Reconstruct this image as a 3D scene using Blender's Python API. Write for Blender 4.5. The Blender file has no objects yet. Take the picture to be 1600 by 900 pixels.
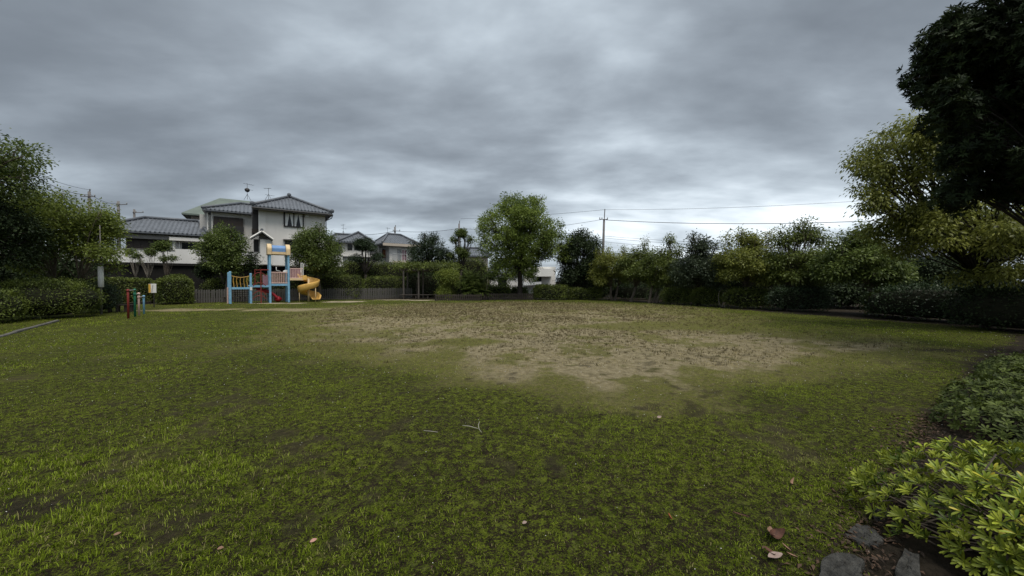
import bpy, math, random
import numpy as np
from mathutils import Vector, Matrix

R = math.radians
SC = bpy.context.scene
COL = SC.collection

# ------------------------------------------------------------------ camera
F, H, HY = 578.0, 1.5, 440.0            # focal length in photo pixels, eye height, horizon row
cam = bpy.data.cameras.new('camera')
cam.sensor_width = 36.0
cam.lens = 13.0
cam.clip_start = 0.05
cam.clip_end = 3000
co = bpy.data.objects.new('camera', cam)
COL.objects.link(co)
co.location = (0, 0, H)
co.rotation_euler = (R(90) - math.atan(10 / F), 0, 0)
SC.camera = co

# ------------------------------------------------------------------ sky
SUN_EL, SUN_AZ = R(65), R(150)           # azimuth measured from +Y towards +X
world = bpy.data.worlds.new('World')
SC.world = world
world.use_nodes = True
wn, wl = world.node_tree.nodes, world.node_tree.links
wn.clear()


def wnode(t, **k):
    n = wn.new(t)
    for a, b in k.items():
        setattr(n, a, b)
    return n


def wmath(op, a, b=None, c=None, clamp=False):
    n = wn.new('ShaderNodeMath')
    n.operation = op
    n.use_clamp = clamp
    for i, v in enumerate((a, b, c)):
        if v is None:
            continue
        if isinstance(v, (int, float)):
            n.inputs[i].default_value = v
        else:
            wl.new(v, n.inputs[i])
    return n.outputs[0]


def build_sky():
    out = wnode('ShaderNodeOutputWorld')
    bg = wnode('ShaderNodeBackground')
    bg.inputs['Strength'].default_value = 0.1
    sky = wnode('ShaderNodeTexSky', sky_type='NISHITA')
    sky.sun_disc = False
    sky.sun_elevation = SUN_EL
    sky.sun_rotation = SUN_AZ
    tc = wnode('ShaderNodeTexCoord')
    sep = wnode('ShaderNodeSeparateXYZ')
    wl.new(tc.outputs['Generated'], sep.inputs[0])
    z = wmath('MAXIMUM', sep.outputs[2], 0.0)
    zz = wmath('ADD', z, 0.20)
    px = wmath('DIVIDE', sep.outputs[0], zz)
    py = wmath('DIVIDE', sep.outputs[1], zz)
    comb = wnode('ShaderNodeCombineXYZ')
    wl.new(px, comb.inputs[0])
    wl.new(py, comb.inputs[1])

    def noise(scale, detail, rough, dist, off):
        mp = wnode('ShaderNodeMapping')
        mp.inputs['Location'].default_value = off
        mp.inputs['Scale'].default_value = (0.8, 1.3, 1)
        mp.inputs['Rotation'].default_value = (0, 0, R(-8))
        wl.new(comb.outputs[0], mp.inputs[0])
        n = wnode('ShaderNodeTexNoise')
        n.inputs['Scale'].default_value = scale
        n.inputs['Detail'].default_value = detail
        n.inputs['Roughness'].default_value = rough
        n.inputs['Distortion'].default_value = dist
        wl.new(mp.outputs[0], n.inputs['Vector'])
        return n.outputs['Fac']
    big = noise(0.42, 2.0, 0.5, 0.2, (8.3, 1.2, 0))
    mid = noise(0.95, 6.0, 0.5, 0.12, (2.6, 14.4, 0))
    fine = noise(3.4, 5.0, 0.55, 0.2, (5.3, 9.2, 0))
    v = wmath('MULTIPLY', big, 0.35)
    v = wmath('MULTIPLY_ADD', mid, 0.85, v)
    v = wmath('MULTIPLY_ADD', fine, 0.12, v)
    v = wmath('ADD', v, -0.66)
    v = wmath('MULTIPLY_ADD', v, 1.12, 0.645)

    def lobe(px_, py_, width, amount, val):
        # a broad thinner / thicker region of the cloud deck
        dx, dy, dz = (px_ - 800) / F, 1.0, (HY - py_) / F
        l = math.sqrt(dx * dx + dy * dy + dz * dz)
        dn = wnode('ShaderNodeVectorMath', operation='DISTANCE')
        wl.new(tc.outputs['Generated'], dn.inputs[0])
        dn.inputs[1].default_value = (dx / l, dy / l, dz / l)
        q = wmath('DIVIDE', dn.outputs['Value'], width)
        q = wmath('MULTIPLY', q, q)
        q = wmath('MULTIPLY', q, -1.0)
        e = wmath('EXPONENT', q)
        return wmath('MULTIPLY_ADD', e, amount, val)
    v = lobe(1120, 345, 0.34, 0.17, v)
    v = lobe(760, 400, 0.22, 0.10, v)
    v = lobe(1040, 120, 0.35, 0.02, v)
    v = lobe(260, 330, 0.30, 0.12, v)
    v = lobe(200, 60, 0.60, -0.11, v)
    v = lobe(800, 0, 0.5, -0.04, v)
    v = lobe(740, 225, 0.26, -0.07, v)
    v = lobe(930, 50, 0.32, -0.02, v)
    v = lobe(1180, 170, 0.20, -0.05, v)
    ramp = wnode('ShaderNodeValToRGB')
    cr = ramp.color_ramp
    cr.interpolation = 'B_SPLINE'
    cr.elements[0].position = 0.46
    cr.elements[0].color = (0.105, 0.120, 0.137, 1)
    cr.elements[1].position = 0.92
    cr.elements[1].color = (0.70, 0.745, 0.78, 1)
    for p, c in ((0.60, (0.186, 0.212, 0.240, 1)), (0.70, (0.285, 0.325, 0.362, 1)), (0.80, (0.445, 0.50, 0.545, 1))):
        e = cr.elements.new(p)
        e.color = c
    wl.new(v, ramp.inputs[0])
    mix = wnode('ShaderNodeMixRGB')
    mix.inputs[0].default_value = 0.96
    wl.new(sky.outputs[0], mix.inputs[1])
    gain = wnode('ShaderNodeVectorMath', operation='SCALE')
    gain.inputs['Scale'].default_value = 8.3
    wl.new(ramp.outputs[0], gain.inputs[0])
    wl.new(gain.outputs[0], mix.inputs[2])
    wl.new(mix.outputs[0], bg.inputs['Color'])
    wl.new(bg.outputs[0], out.inputs[0])


build_sky()
sd = bpy.data.lights.new('sun', 'SUN')
sd.energy = 1.5
sd.angle = R(35)
sd.color = (1.0, 0.95, 0.88)
so = bpy.data.objects.new('sun', sd)
COL.objects.link(so)
sdir = Vector((math.sin(SUN_AZ) * math.cos(SUN_EL), math.cos(SUN_AZ) * math.cos(SUN_EL), math.sin(SUN_EL)))
so.rotation_euler = sdir.to_track_quat('Z', 'Y').to_euler()
so.location = sdir * 50
vs = SC.view_settings
vs.view_transform = 'Standard'
vs.look = 'None'
vs.exposure = 1.08
vs.gamma = 1.0
vs.use_curve_mapping = False
SC.cycles.max_bounces = 6
SC.cycles.diffuse_bounces = 2
SC.cycles.glossy_bounces = 2
SC.cycles.transmission_bounces = 3
SC.cycles.transparent_max_bounces = 4
SC.cycles.caustics_reflective = False
SC.cycles.caustics_refractive = False

# ------------------------------------------------------------------ helpers
def G(px, py):
    d = F * H / (py - HY)
    return Vector(((px - 800) / F * d, d, 0.0))


def W(px, py, d):
    return Vector(((px - 800) / F * d, d, H - (py - HY) / F * d))


MATS = {}


def mat_base(name):
    m = bpy.data.materials.new(name)
    m.use_nodes = True
    nt = m.node_tree
    nt.nodes.clear()
    return m, nt.nodes, nt.links


def plain(name, col, rough=0.6, var=0.18, scale=3.0, bump=0.0, bscale=40.0, metal=0.0, dirt=0.0, streak=False):
    """a surface colour with blotchy variation, weathering stains and fine relief"""
    if name in MATS:
        return MATS[name]
    m, n, l = mat_base(name)
    out = n.new('ShaderNodeOutputMaterial')
    b = n.new('ShaderNodeBsdfPrincipled')
    tc = n.new('ShaderNodeTexCoord')
    nz = n.new('ShaderNodeTexNoise')
    nz.inputs['Scale'].default_value = scale
    nz.inputs['Detail'].default_value = 6
    nz.inputs['Roughness'].default_value = 0.62
    mp = n.new('ShaderNodeMapping')
    if streak:
        mp.inputs['Scale'].default_value = (1, 1, 0.12)
    l.new(tc.outputs['Object'], mp.inputs[0])
    l.new(mp.outputs[0], nz.inputs['Vector'])
    ramp = n.new('ShaderNodeValToRGB')
    ramp.color_ramp.elements[0].position = 0.3
    ramp.color_ramp.elements[1].position = 0.7
    lo = 1 - var - dirt
    hi = 1 + var
    ramp.color_ramp.elements[0].color = (col[0] * lo, col[1] * lo, col[2] * lo, 1)
    ramp.color_ramp.elements[1].color = tuple(min(1, c * hi) for c in col) + (1,)
    l.new(nz.outputs['Fac'], ramp.inputs[0])
    l.new(ramp.outputs[0], b.inputs['Base Color'])
    b.inputs['Roughness'].default_value = rough
    b.inputs['Metallic'].default_value = metal
    b.inputs['Specular IOR Level'].default_value = 0.3
    if bump:
        n2 = n.new('ShaderNodeTexNoise')
        n2.inputs['Scale'].default_value = bscale
        n2.inputs['Detail'].default_value = 5
        l.new(tc.outputs['Object'], n2.inputs['Vector'])
        bp = n.new('ShaderNodeBump')
        bp.inputs['Strength'].default_value = bump
        bp.inputs['Distance'].default_value = 0.02
        l.new(n2.outputs['Fac'], bp.inputs['Height'])
        l.new(bp.outputs[0], b.inputs['Normal'])
    l.new(b.outputs[0], out.inputs[0])
    MATS[name] = m
    return m


def leafmat(name, dark, light, trans=0.28, rough=0.45, obj_random=False, accent=None):
    if name in MATS:
        return MATS[name]
    m, n, l = mat_base(name)
    out = n.new('ShaderNodeOutputMaterial')
    ramp = n.new('ShaderNodeValToRGB')
    ramp.color_ramp.elements[0].position = 0.05
    ramp.color_ramp.elements[0].color = dark + (1,)
    ramp.color_ramp.elements[1].position = 0.9
    ramp.color_ramp.elements[1].color = light + (1,)
    if accent:
        e = ramp.color_ramp.elements.new(0.97)
        e.color = accent + (1,)
    if obj_random:
        oi = n.new('ShaderNodeObjectInfo')
        l.new(oi.outputs['Random'], ramp.inputs[0])
    else:
        at = n.new('ShaderNodeAttribute')
        at.attribute_name = 'var'
        l.new(at.outputs['Fac'], ramp.inputs[0])
    b = n.new('ShaderNodeBsdfPrincipled')
    l.new(ramp.outputs[0], b.inputs['Base Color'])
    b.inputs['Roughness'].default_value = rough
    b.inputs['Specular IOR Level'].default_value = 0.25
    t = n.new('ShaderNodeBsdfTranslucent')
    l.new(ramp.outputs[0], t.inputs['Color'])
    mx = n.new('ShaderNodeMixShader')
    mx.inputs[0].default_value = trans
    l.new(b.outputs[0], mx.inputs[1])
    l.new(t.outputs[0], mx.inputs[2])
    l.new(mx.outputs[0], out.inputs[0])
    MATS[name] = m
    return m


def tag(o, label=None, cat=None, group=None, kind=None):
    if label:
        o['label'] = label
    if cat:
        o['category'] = cat
    if group:
        o['group'] = group
    if kind:
        o['kind'] = kind
    return o


def thing(name, label, cat, loc=(0, 0, 0), rz=0.0, group=None):
    o = bpy.data.objects.new(name, None)
    COL.objects.link(o)
    o.empty_display_size = 0.2
    o.location = loc
    o.rotation_euler = (0, 0, rz)
    return tag(o, label, cat, group)


def link(name, me, m, parent=None, smooth=False):
    o = bpy.data.objects.new(name, me)
    COL.objects.link(o)
    if m is not None and not me.materials:
        me.materials.append(m)
    if parent is not None:
        o.parent = parent
    if smooth:
        me.polygons.foreach_set('use_smooth', np.ones(len(me.polygons), dtype=bool))
    return o


class MB:
    """collects shapes and builds them as one mesh"""

    def __init__(self):
        self.v, self.f = [], []

    def poly(self, pts):
        b = len(self.v)
        self.v += [tuple(p) for p in pts]
        self.f.append(tuple(range(b, b + len(pts))))
        return self

    def box(self, lo, hi):
        x0, y0, z0 = lo
        x1, y1, z1 = hi
        b = len(self.v)
        self.v += [(x0, y0, z0), (x1, y0, z0), (x1, y1, z0), (x0, y1, z0),
                   (x0, y0, z1), (x1, y0, z1), (x1, y1, z1), (x0, y1, z1)]
        for q in ((0, 3, 2, 1), (4, 5, 6, 7), (0, 1, 5, 4), (1, 2, 6, 5), (2, 3, 7, 6), (3, 0, 4, 7)):
            self.f.append(tuple(b + i for i in q))
        return self

    def bbox(self, lo, hi, c=0.015):
        """box with chamfered vertical edges and top"""
        x0, y0, z0 = lo
        x1, y1, z1 = hi
        c = min(c, (x1 - x0) / 3, (y1 - y0) / 3, (z1 - z0) / 3)
        def ring(i, z):
            a = c
            return [(x0 + i + a, y0 + i, z), (x1 - i - a, y0 + i, z), (x1 - i, y0 + i + a, z), (x1 - i, y1 - i - a, z),
                    (x1 - i - a, y1 - i, z), (x0 + i + a, y1 - i, z), (x0 + i, y1 - i - a, z), (x0 + i, y0 + i + a, z)]
        self.loft([ring(0, z0), ring(0, z1 - c), ring(c * 0.7, z1)])
        return self

    def loft(self, rings, caps=True):
        b = len(self.v)
        n = len(rings[0])
        for r in rings:
            self.v += [tuple(p) for p in r]
        for k in range(len(rings) - 1):
            for i in range(n):
                j = (i + 1) % n
                self.f.append((b + k * n + i, b + k * n + j, b + (k + 1) * n + j, b + (k + 1) * n + i))
        if caps:
            self.f.append(tuple(b + i for i in reversed(range(n))))
            self.f.append(tuple(b + (len(rings) - 1) * n + i for i in range(n)))
        return self

    def path(self, pts, rad, n=6, caps=True):
        pts = [Vector(p) for p in pts]
        if isinstance(rad, (int, float)):
            rad = [rad] * len(pts)
        rings = []
        up = None
        for i, p in enumerate(pts):
            if i == 0:
                t = pts[1] - p
            elif i == len(pts) - 1:
                t = p - pts[i - 1]
            else:
                t = pts[i + 1] - pts[i - 1]
            t.normalize()
            if up is None:
                up = Vector((0, 0, 1)) if abs(t.z) < 0.9 else Vector((1, 0, 0))
            s = t.cross(up)
            if s.length < 1e-4:
                s = t.cross(Vector((0, 1, 0)))
            s.normalize()
            w = s.cross(t).normalized()
            up = w
            rings.append([p + (s * math.cos(a) + w * math.sin(a)) * rad[i]
                          for a in (2 * math.pi * k / n for k in range(n))])
        self.loft(rings, caps)
        return self

    def build(self, name, m, parent=None, smooth=False):
        me = bpy.data.meshes.new(name)
        me.from_pydata(self.v, [], self.f)
        me.update()
        return link(name, me, m, parent, smooth)


# numpy value noise -------------------------------------------------
_rs = np.random.default_rng(77)
_lat = _rs.random((256, 256))


def vnoise(x, y):
    xi, yi = np.floor(x).astype(int), np.floor(y).astype(int)
    fx, fy = x - xi, y - yi
    fx, fy = fx * fx * (3 - 2 * fx), fy * fy * (3 - 2 * fy)
    a, b = _lat[xi & 255, yi & 255], _lat[(xi + 1) & 255, yi & 255]
    c, d = _lat[xi & 255, (yi + 1) & 255], _lat[(xi + 1) & 255, (yi + 1) & 255]
    return (a * (1 - fx) + b * fx) * (1 - fy) + (c * (1 - fx) + d * fx) * fy


def fbm(x, y, o=4):
    s, a, t = 0, 1.0, 0
    for k in range(o):
        s = s + a * vnoise(x * 2 ** k + 17.3 * k, y * 2 ** k + 9.1 * k)
        t += a
        a *= 0.5
    return s / t


def smooth(a, b, x):
    t = np.clip((x - a) / (b - a), 0, 1)
    return t * t * (3 - 2 * t)


def norm(a):
    return a / np.maximum(np.linalg.norm(a, axis=1, keepdims=True), 1e-9)


def mesh_np(name, verts, faces_idx, nper, m, parent=None, attrs=None, smooth_=False):
    """fast mesh from numpy: verts (n,3), faces flat index array with nper corners per face"""
    me = bpy.data.meshes.new(name)
    nv = len(verts)
    me.vertices.add(nv)
    me.vertices.foreach_set('co', np.ascontiguousarray(verts, dtype=np.float32).ravel())
    fi = np.ascontiguousarray(faces_idx, dtype=np.int32).ravel()
    me.loops.add(len(fi))
    me.loops.foreach_set('vertex_index', fi)
    nf = len(fi) // nper
    me.polygons.add(nf)
    me.polygons.foreach_set('loop_start', np.arange(nf, dtype=np.int32) * nper)
    me.polygons.foreach_set('loop_total', np.full(nf, nper, dtype=np.int32))
    if attrs:
        for k, a in attrs.items():
            at = me.attributes.new(k, 'FLOAT', 'POINT')
            at.data.foreach_set('value', np.ascontiguousarray(a, dtype=np.float32))
    me.update(calc_edges=True)
    return link(name, me, m, parent, smooth_)


def leaves_np(name, C, axis, nrm, L, Wd, var, m, parent=None, fold=0.25):
    """each leaf a folded rhombus"""
    axis = norm(axis)
    side = norm(np.cross(axis, nrm))
    nrm = np.cross(side, axis)
    L, Wd = L[:, None], Wd[:, None]
    v = np.empty((len(C), 4, 3))
    v[:, 0] = C
    v[:, 1] = C + axis * L * 0.5 + side * Wd * 0.5 + nrm * Wd * fold
    v[:, 2] = C + axis * L - nrm * L * 0.12
    v[:, 3] = C + axis * L * 0.5 - side * Wd * 0.5 + nrm * Wd * fold
    n = len(C)
    return mesh_np(name, v.reshape(-1, 3), np.arange(n * 4), 4, m, parent, {'var': np.repeat(var, 4)})


# ------------------------------------------------------------------ materials
def std():
    plain('white_wall', (0.72, 0.70, 0.655), 0.85, 0.05, 0.6, 0.15, 120, dirt=0.10, streak=True)
    plain('grey_wall', (0.46, 0.45, 0.43), 0.85, 0.06, 0.6, 0.15, 120, dirt=0.10, streak=True)
    plain('parapet', (0.72, 0.71, 0.68), 0.8, 0.05, 0.5, 0.1, 80, dirt=0.14, streak=True)
    plain('beige_wall', (0.46, 0.40, 0.33), 0.85, 0.06, 0.7, 0.1, 100)
    plain('shade_wall', (0.010, 0.009, 0.008), 0.9, 0.3, 1.5)  # near-black colour paints in the deep shade below the parapet
    plain('roof_tile', (0.115, 0.125, 0.14), 0.45, 0.22, 2.2, 0.2, 30)
    plain('green_roof', (0.135, 0.165, 0.140), 0.6, 0.12, 0.8, dirt=0.12)
    plain('brown_shutter', (0.030, 0.023, 0.019), 0.6, 0.15, 2.0, streak=True)
    plain('dark_metal', (0.028, 0.026, 0.025), 0.45, 0.2, 5)
    plain('eave_wood', (0.21, 0.20, 0.19), 0.7, 0.12, 2)
    plain('concrete', (0.27, 0.26, 0.25), 0.9, 0.18, 6, 0.3, 60, dirt=0.1)
    plain('pole_concrete', (0.16, 0.15, 0.145), 0.9, 0.15, 3, 0.2, 60)
    plain('cable', (0.03, 0.03, 0.033), 0.6, 0.1, 3)
    plain('blue_paint', (0.19, 0.39, 0.56), 0.5, 0.10, 5, dirt=0.12)
    plain('blue_plastic', (0.14, 0.26, 0.48), 0.45, 0.10, 4)
    plain('cream', (0.66, 0.50, 0.29), 0.55, 0.1, 5, dirt=0.1)
    plain('yellow_plastic', (0.74, 0.45, 0.125), 0.4, 0.12, 3, dirt=0.08)
    plain('red_plastic', (0.26, 0.014, 0.022), 0.4, 0.15, 4)
    plain('red_paint', (0.20, 0.032, 0.026), 0.5, 0.2, 6)
    plain('pink_paint', (0.56, 0.38, 0.33), 0.55, 0.12, 6)
    plain('mauve_panel', (0.30, 0.17, 0.20), 0.6, 0.12, 4)
    plain('green_paint', (0.02, 0.15, 0.085), 0.5, 0.2, 6)
    plain('yellow_paint', (0.45, 0.27, 0.06), 0.55, 0.15, 6)
    plain('white_paint', (0.70, 0.70, 0.68), 0.5, 0.08, 6)
    plain('fence_wood', (0.088, 0.084, 0.076), 0.9, 0.25, 5, 0.3, 50, streak=True)
    plain('dark_wood', (0.045, 0.037, 0.03), 0.85, 0.3, 6, 0.3, 50)
    plain('post_wood', (0.085, 0.075, 0.066), 0.85, 0.25, 6, 0.3, 50)
    plain('bark', (0.10, 0.082, 0.064), 0.95, 0.35, 9, 0.6, 30)
    plain('pale_bark', (0.20, 0.175, 0.14), 0.95, 0.35, 9, 0.5, 30)
    plain('dark_bark', (0.035, 0.029, 0.024), 0.95, 0.3, 9, 0.5, 30)
    plain('dark_core', (0.016, 0.017, 0.009), 1.0, 0.3, 6)
    plain('stone', (0.046, 0.045, 0.040), 0.95, 0.5, 26, 1.0, 90, dirt=0.2)
    plain('soil', (0.045, 0.034, 0.025), 1.0, 0.4, 20, 0.6, 80)
    plain('glass_dark', (0.012, 0.014, 0.017), 0.12, 0.2, 2)
    plain('curtain', (0.78, 0.78, 0.76), 0.9, 0.1, 10)
    plain('timber_door', (0.20, 0.075, 0.035), 0.6, 0.15, 4)
    plain('frost_glass', (0.32, 0.33, 0.33), 0.3, 0.08, 2)


std()
M = MATS
leafmat('leaf_mid', (0.034, 0.056, 0.014), (0.165, 0.215, 0.052), trans=0.32)
leafmat('leaf_camphor', (0.052, 0.086, 0.018), (0.270, 0.345, 0.075), trans=0.38)
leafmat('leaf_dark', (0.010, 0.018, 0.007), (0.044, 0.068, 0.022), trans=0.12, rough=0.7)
leafmat('leaf_pine', (0.014, 0.027, 0.013), (0.058, 0.088, 0.038), trans=0.14)
leafmat('leaf_grey', (0.020, 0.031, 0.018), (0.080, 0.106, 0.056), trans=0.2)
leafmat('leaf_cherry', (0.072, 0.092, 0.020), (0.300, 0.320, 0.070), trans=0.42)
leafmat('leaf_maple', (0.050, 0.076, 0.016), (0.225, 0.275, 0.052), trans=0.4)
leafmat('leaf_hedge', (0.026, 0.040, 0.009), (0.165, 0.205, 0.040), trans=0.22)
leafmat('leaf_lime', (0.060, 0.092, 0.017), (0.240, 0.280, 0.052), trans=0.32)
leafmat('leaf_azalea', (0.026, 0.042, 0.010), (0.150, 0.190, 0.034), trans=0.22)
leafmat('leaf_tobira', (0.050, 0.082, 0.010), (0.360, 0.405, 0.046), trans=0.24, rough=0.42)
leafmat('leaf_tobira_piece', (0.090, 0.145, 0.015), (0.390, 0.445, 0.048), trans=0.22, rough=0.36, obj_random=True,
        accent=(0.48, 0.40, 0.04))
leafmat('leaf_low', (0.024, 0.036, 0.008), (0.115, 0.150, 0.028), trans=0.24, rough=0.6)

leafmat('leaf_row', (0.034, 0.052, 0.012), (0.165, 0.205, 0.045), trans=0.34)

# ------------------------------------------------------------------ ground
TH = R(35)                              # the park, its fences and the houses are turned 35 degrees
DRY_D = np.array([2.5, 4.2, 5.0, 5.4, 6.2, 7.2, 8.3, 9.5, 10.8, 13, 16, 20, 23.5, 25.5, 26.8, 30])
DRY_L = np.array([5.0, 1.7, 0.2, -0.7, -1.6, -2.2, -3.3, -4.9, -6.2, -7.8, -9.0, -9.4, -8.4, -5.5, 0, 5])
DRY_R = np.array([-2.6, 0.9, 2.4, 3.4, 5.0, 6.8, 8.9, 8.8, 8.0, 7.6, 8.6, 8.2, 7.0, 5.0, 0, -5])
EDGE = [G(1295, 905), G(1352, 800), G(1395, 730), G(1440, 660), G(1480, 610), G(1530, 562), G(1590, 521)]
EDGE_Y = np.array([0.0] + [p.y for p in EDGE] + [12.5, 18.4, 30.0])
EDGE_X = np.array([1.35] + [p.x for p in EDGE] + [15.1, 12.8, 8.4])


def seg_dist(x, y, a, b):
    ax, ay, bx, by = a[0], a[1], b[0], b[1]
    dx, dy = bx - ax, by - ay
    t = np.clip(((x - ax) * dx + (y - ay) * dy) / (dx * dx + dy * dy), 0, 1)
    return np.hypot(x - ax - t * dx, y - ay - t * dy)


def ell(x, y, c, rx, ry):
    return np.hypot((x - c[0]) / rx, (y - c[1]) / ry)


def ground_masks(x, y):
    n1 = fbm(x * 0.35 + 3, y * 0.35 + 8, 4) - 0.5
    n2 = fbm(x * 1.6 + 31, y * 1.6 + 2, 4) - 0.5
    n3 = fbm(x * 6.0 + 5, y * 6.0 + 50, 3) - 0.5
    l = np.interp(y, DRY_D, DRY_L)
    r = np.interp(y, DRY_D, DRY_R)
    inside = np.minimum(x - l, r - x)
    inside = np.where(y > 29.5, -5.0, inside)
    soft = np.interp(y, [4, 8, 20], [0.9, 1.4, 2.2])
    dry = smooth(-0.4, 1.9, inside / soft + n1 * 2.2 + n2 * 2.4 + n3 * 1.0)
    # green islands inside the dead patch
    for c, rx, ry, a in ((G(722, 534), 1.15, 0.75, 0.9), (G(1010, 510), 2.6, 1.3, 0.75), (G(840, 486), 2.2, 1.6, 0.35),
                         (G(560, 521), 1.2, 0.9, 0.5), (G(1150, 503), 1.6, 1.2, 0.5)):
        dry = dry * (1 - a * (1 - smooth(0.6, 1.25, ell(x, y, c, rx, ry) + n2 * 0.7)))
    dry = dry * np.interp(y, [10, 19, 28], [1.0, 0.85, 0.65]) * (1 - 0.72 * smooth(-0.02, 0.20, -n2 + n3 * 0.8))
    # thin worn traces closer to the camera
    dry = np.maximum(dry, 0.34 * smooth(0.12, 0.32, n1 * 0.7 + n2 * 0.6) * smooth(12, 4, y))
    # straw coloured strip in front of the playground
    a, b = G(245, 484), G(505, 484)
    dry = np.maximum(dry, 0.9 * (1 - smooth(0.1, 1.2, seg_dist(x, y, a, b) + n2 * 3.2 + n1 * 2)))
    sand = np.zeros_like(x)
    for c, rx, ry in ((G(615, 467.5), 2.3, 1.6), (G(655, 469.0), 1.6, 0.8), (G(535, 471.5), 1.6, 0.9), (G(425, 474), 2.2, 0.8)):
        sand = np.maximum(sand, 1 - smooth(0.5, 1.15, ell(x, y, c, rx, ry) + n2 * 1.6 + n3 * 0.8))
    ex = np.interp(y, EDGE_Y, EDGE_X)
    w = np.interp(y, [0, 4, 12, 30], [0.10, 0.25, 0.7, 0.9])
    soil = smooth(-w, w, x - ex + n2 * w * 2.6 + n3 * w)
    # soil bed at the far end behind the fences
    u = (x + 9.4) * math.cos(TH) + (y - 34.4) * math.sin(TH)
    v = -(x + 9.4) * math.sin(TH) + (y - 34.4) * math.cos(TH)
    soil = np.maximum(soil, smooth(0.0, 0.8, v + n2 * 0.6) * smooth(2.0, -1.0, u))
    soil = np.maximum(soil, smooth(30.6, 31.4, y + n2))
    # bare dark earth between the grass, increased near the camera to paint in lens darkening
    bare = smooth(0.06, 0.22, n2 * 0.45 + n3 * 0.7 + n1 * 0.2) * np.interp(y, [2, 4.5, 12], [0.7, 0.6, 0.3])
    bare = np.maximum(bare, (1 - smooth(0.2, 1.0, ell(x, y, G(1545, 548), 2.2, 0.55) + n2)) * 0.9)
    bare = np.maximum(bare, (1 - smooth(0.3, 1.0, ell(x, y, G(25, 800), 0.5, 0.35) + n2)) * 0.8)
    # olive-brown worn zone on the left rim of the patch
    worn = (1 - smooth(0.4, 1.2, ell(x, y, G(470, 497), 2.6, 1.6) + n2)) * 0.6
    worn = np.maximum(worn, 0.95 * smooth(-2.0, 0.3, inside / soft + n1 * 2 + n2 * 2))
    worn = np.maximum(worn, 0.5 * smooth(0.02, 0.26, n1 * 0.7 + n2 * 0.5 + n3 * 0.5) * smooth(16, 7, y))
    return np.clip(dry, 0, 1), np.clip(soil, 0, 1), sand, np.clip(bare, 0, 1), worn


def ground_z(x, y):
    near = smooth(14, 5, np.abs(y)) * smooth(12, 7, np.abs(x))
    z = (fbm(x * 0.3 + 9, y * 0.3 + 4, 3) - 0.5) * 0.06
    z = z + (fbm(x * 2.2 + 4, y * 2.2 + 1, 3) - 0.5) * 0.045 * near
    z = z + (fbm(x * 9 + 14, y * 9 + 21, 2) - 0.5) * 0.028 * near
    return z


def graded(lo, hi, fine, c0, c1, grow=1.12, cap=0.6, far=None):
    """coordinates dense in [c0,c1], growing outwards up to cap metres, then far steps"""
    mid = list(np.arange(c0, c1, fine))
    s, x, up = fine, c1, []
    while x < hi:
        up.append(x)
        s = min(s * grow, cap)
        x += s
    s, x, dn = fine, c0, []
    while x > lo:
        s = min(s * grow, cap)
        x -= s
        dn.append(x)
    return np.array((list(reversed(far[0])) if far else []) + list(reversed(dn)) + mid + up + (far[1] if far else []))


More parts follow.
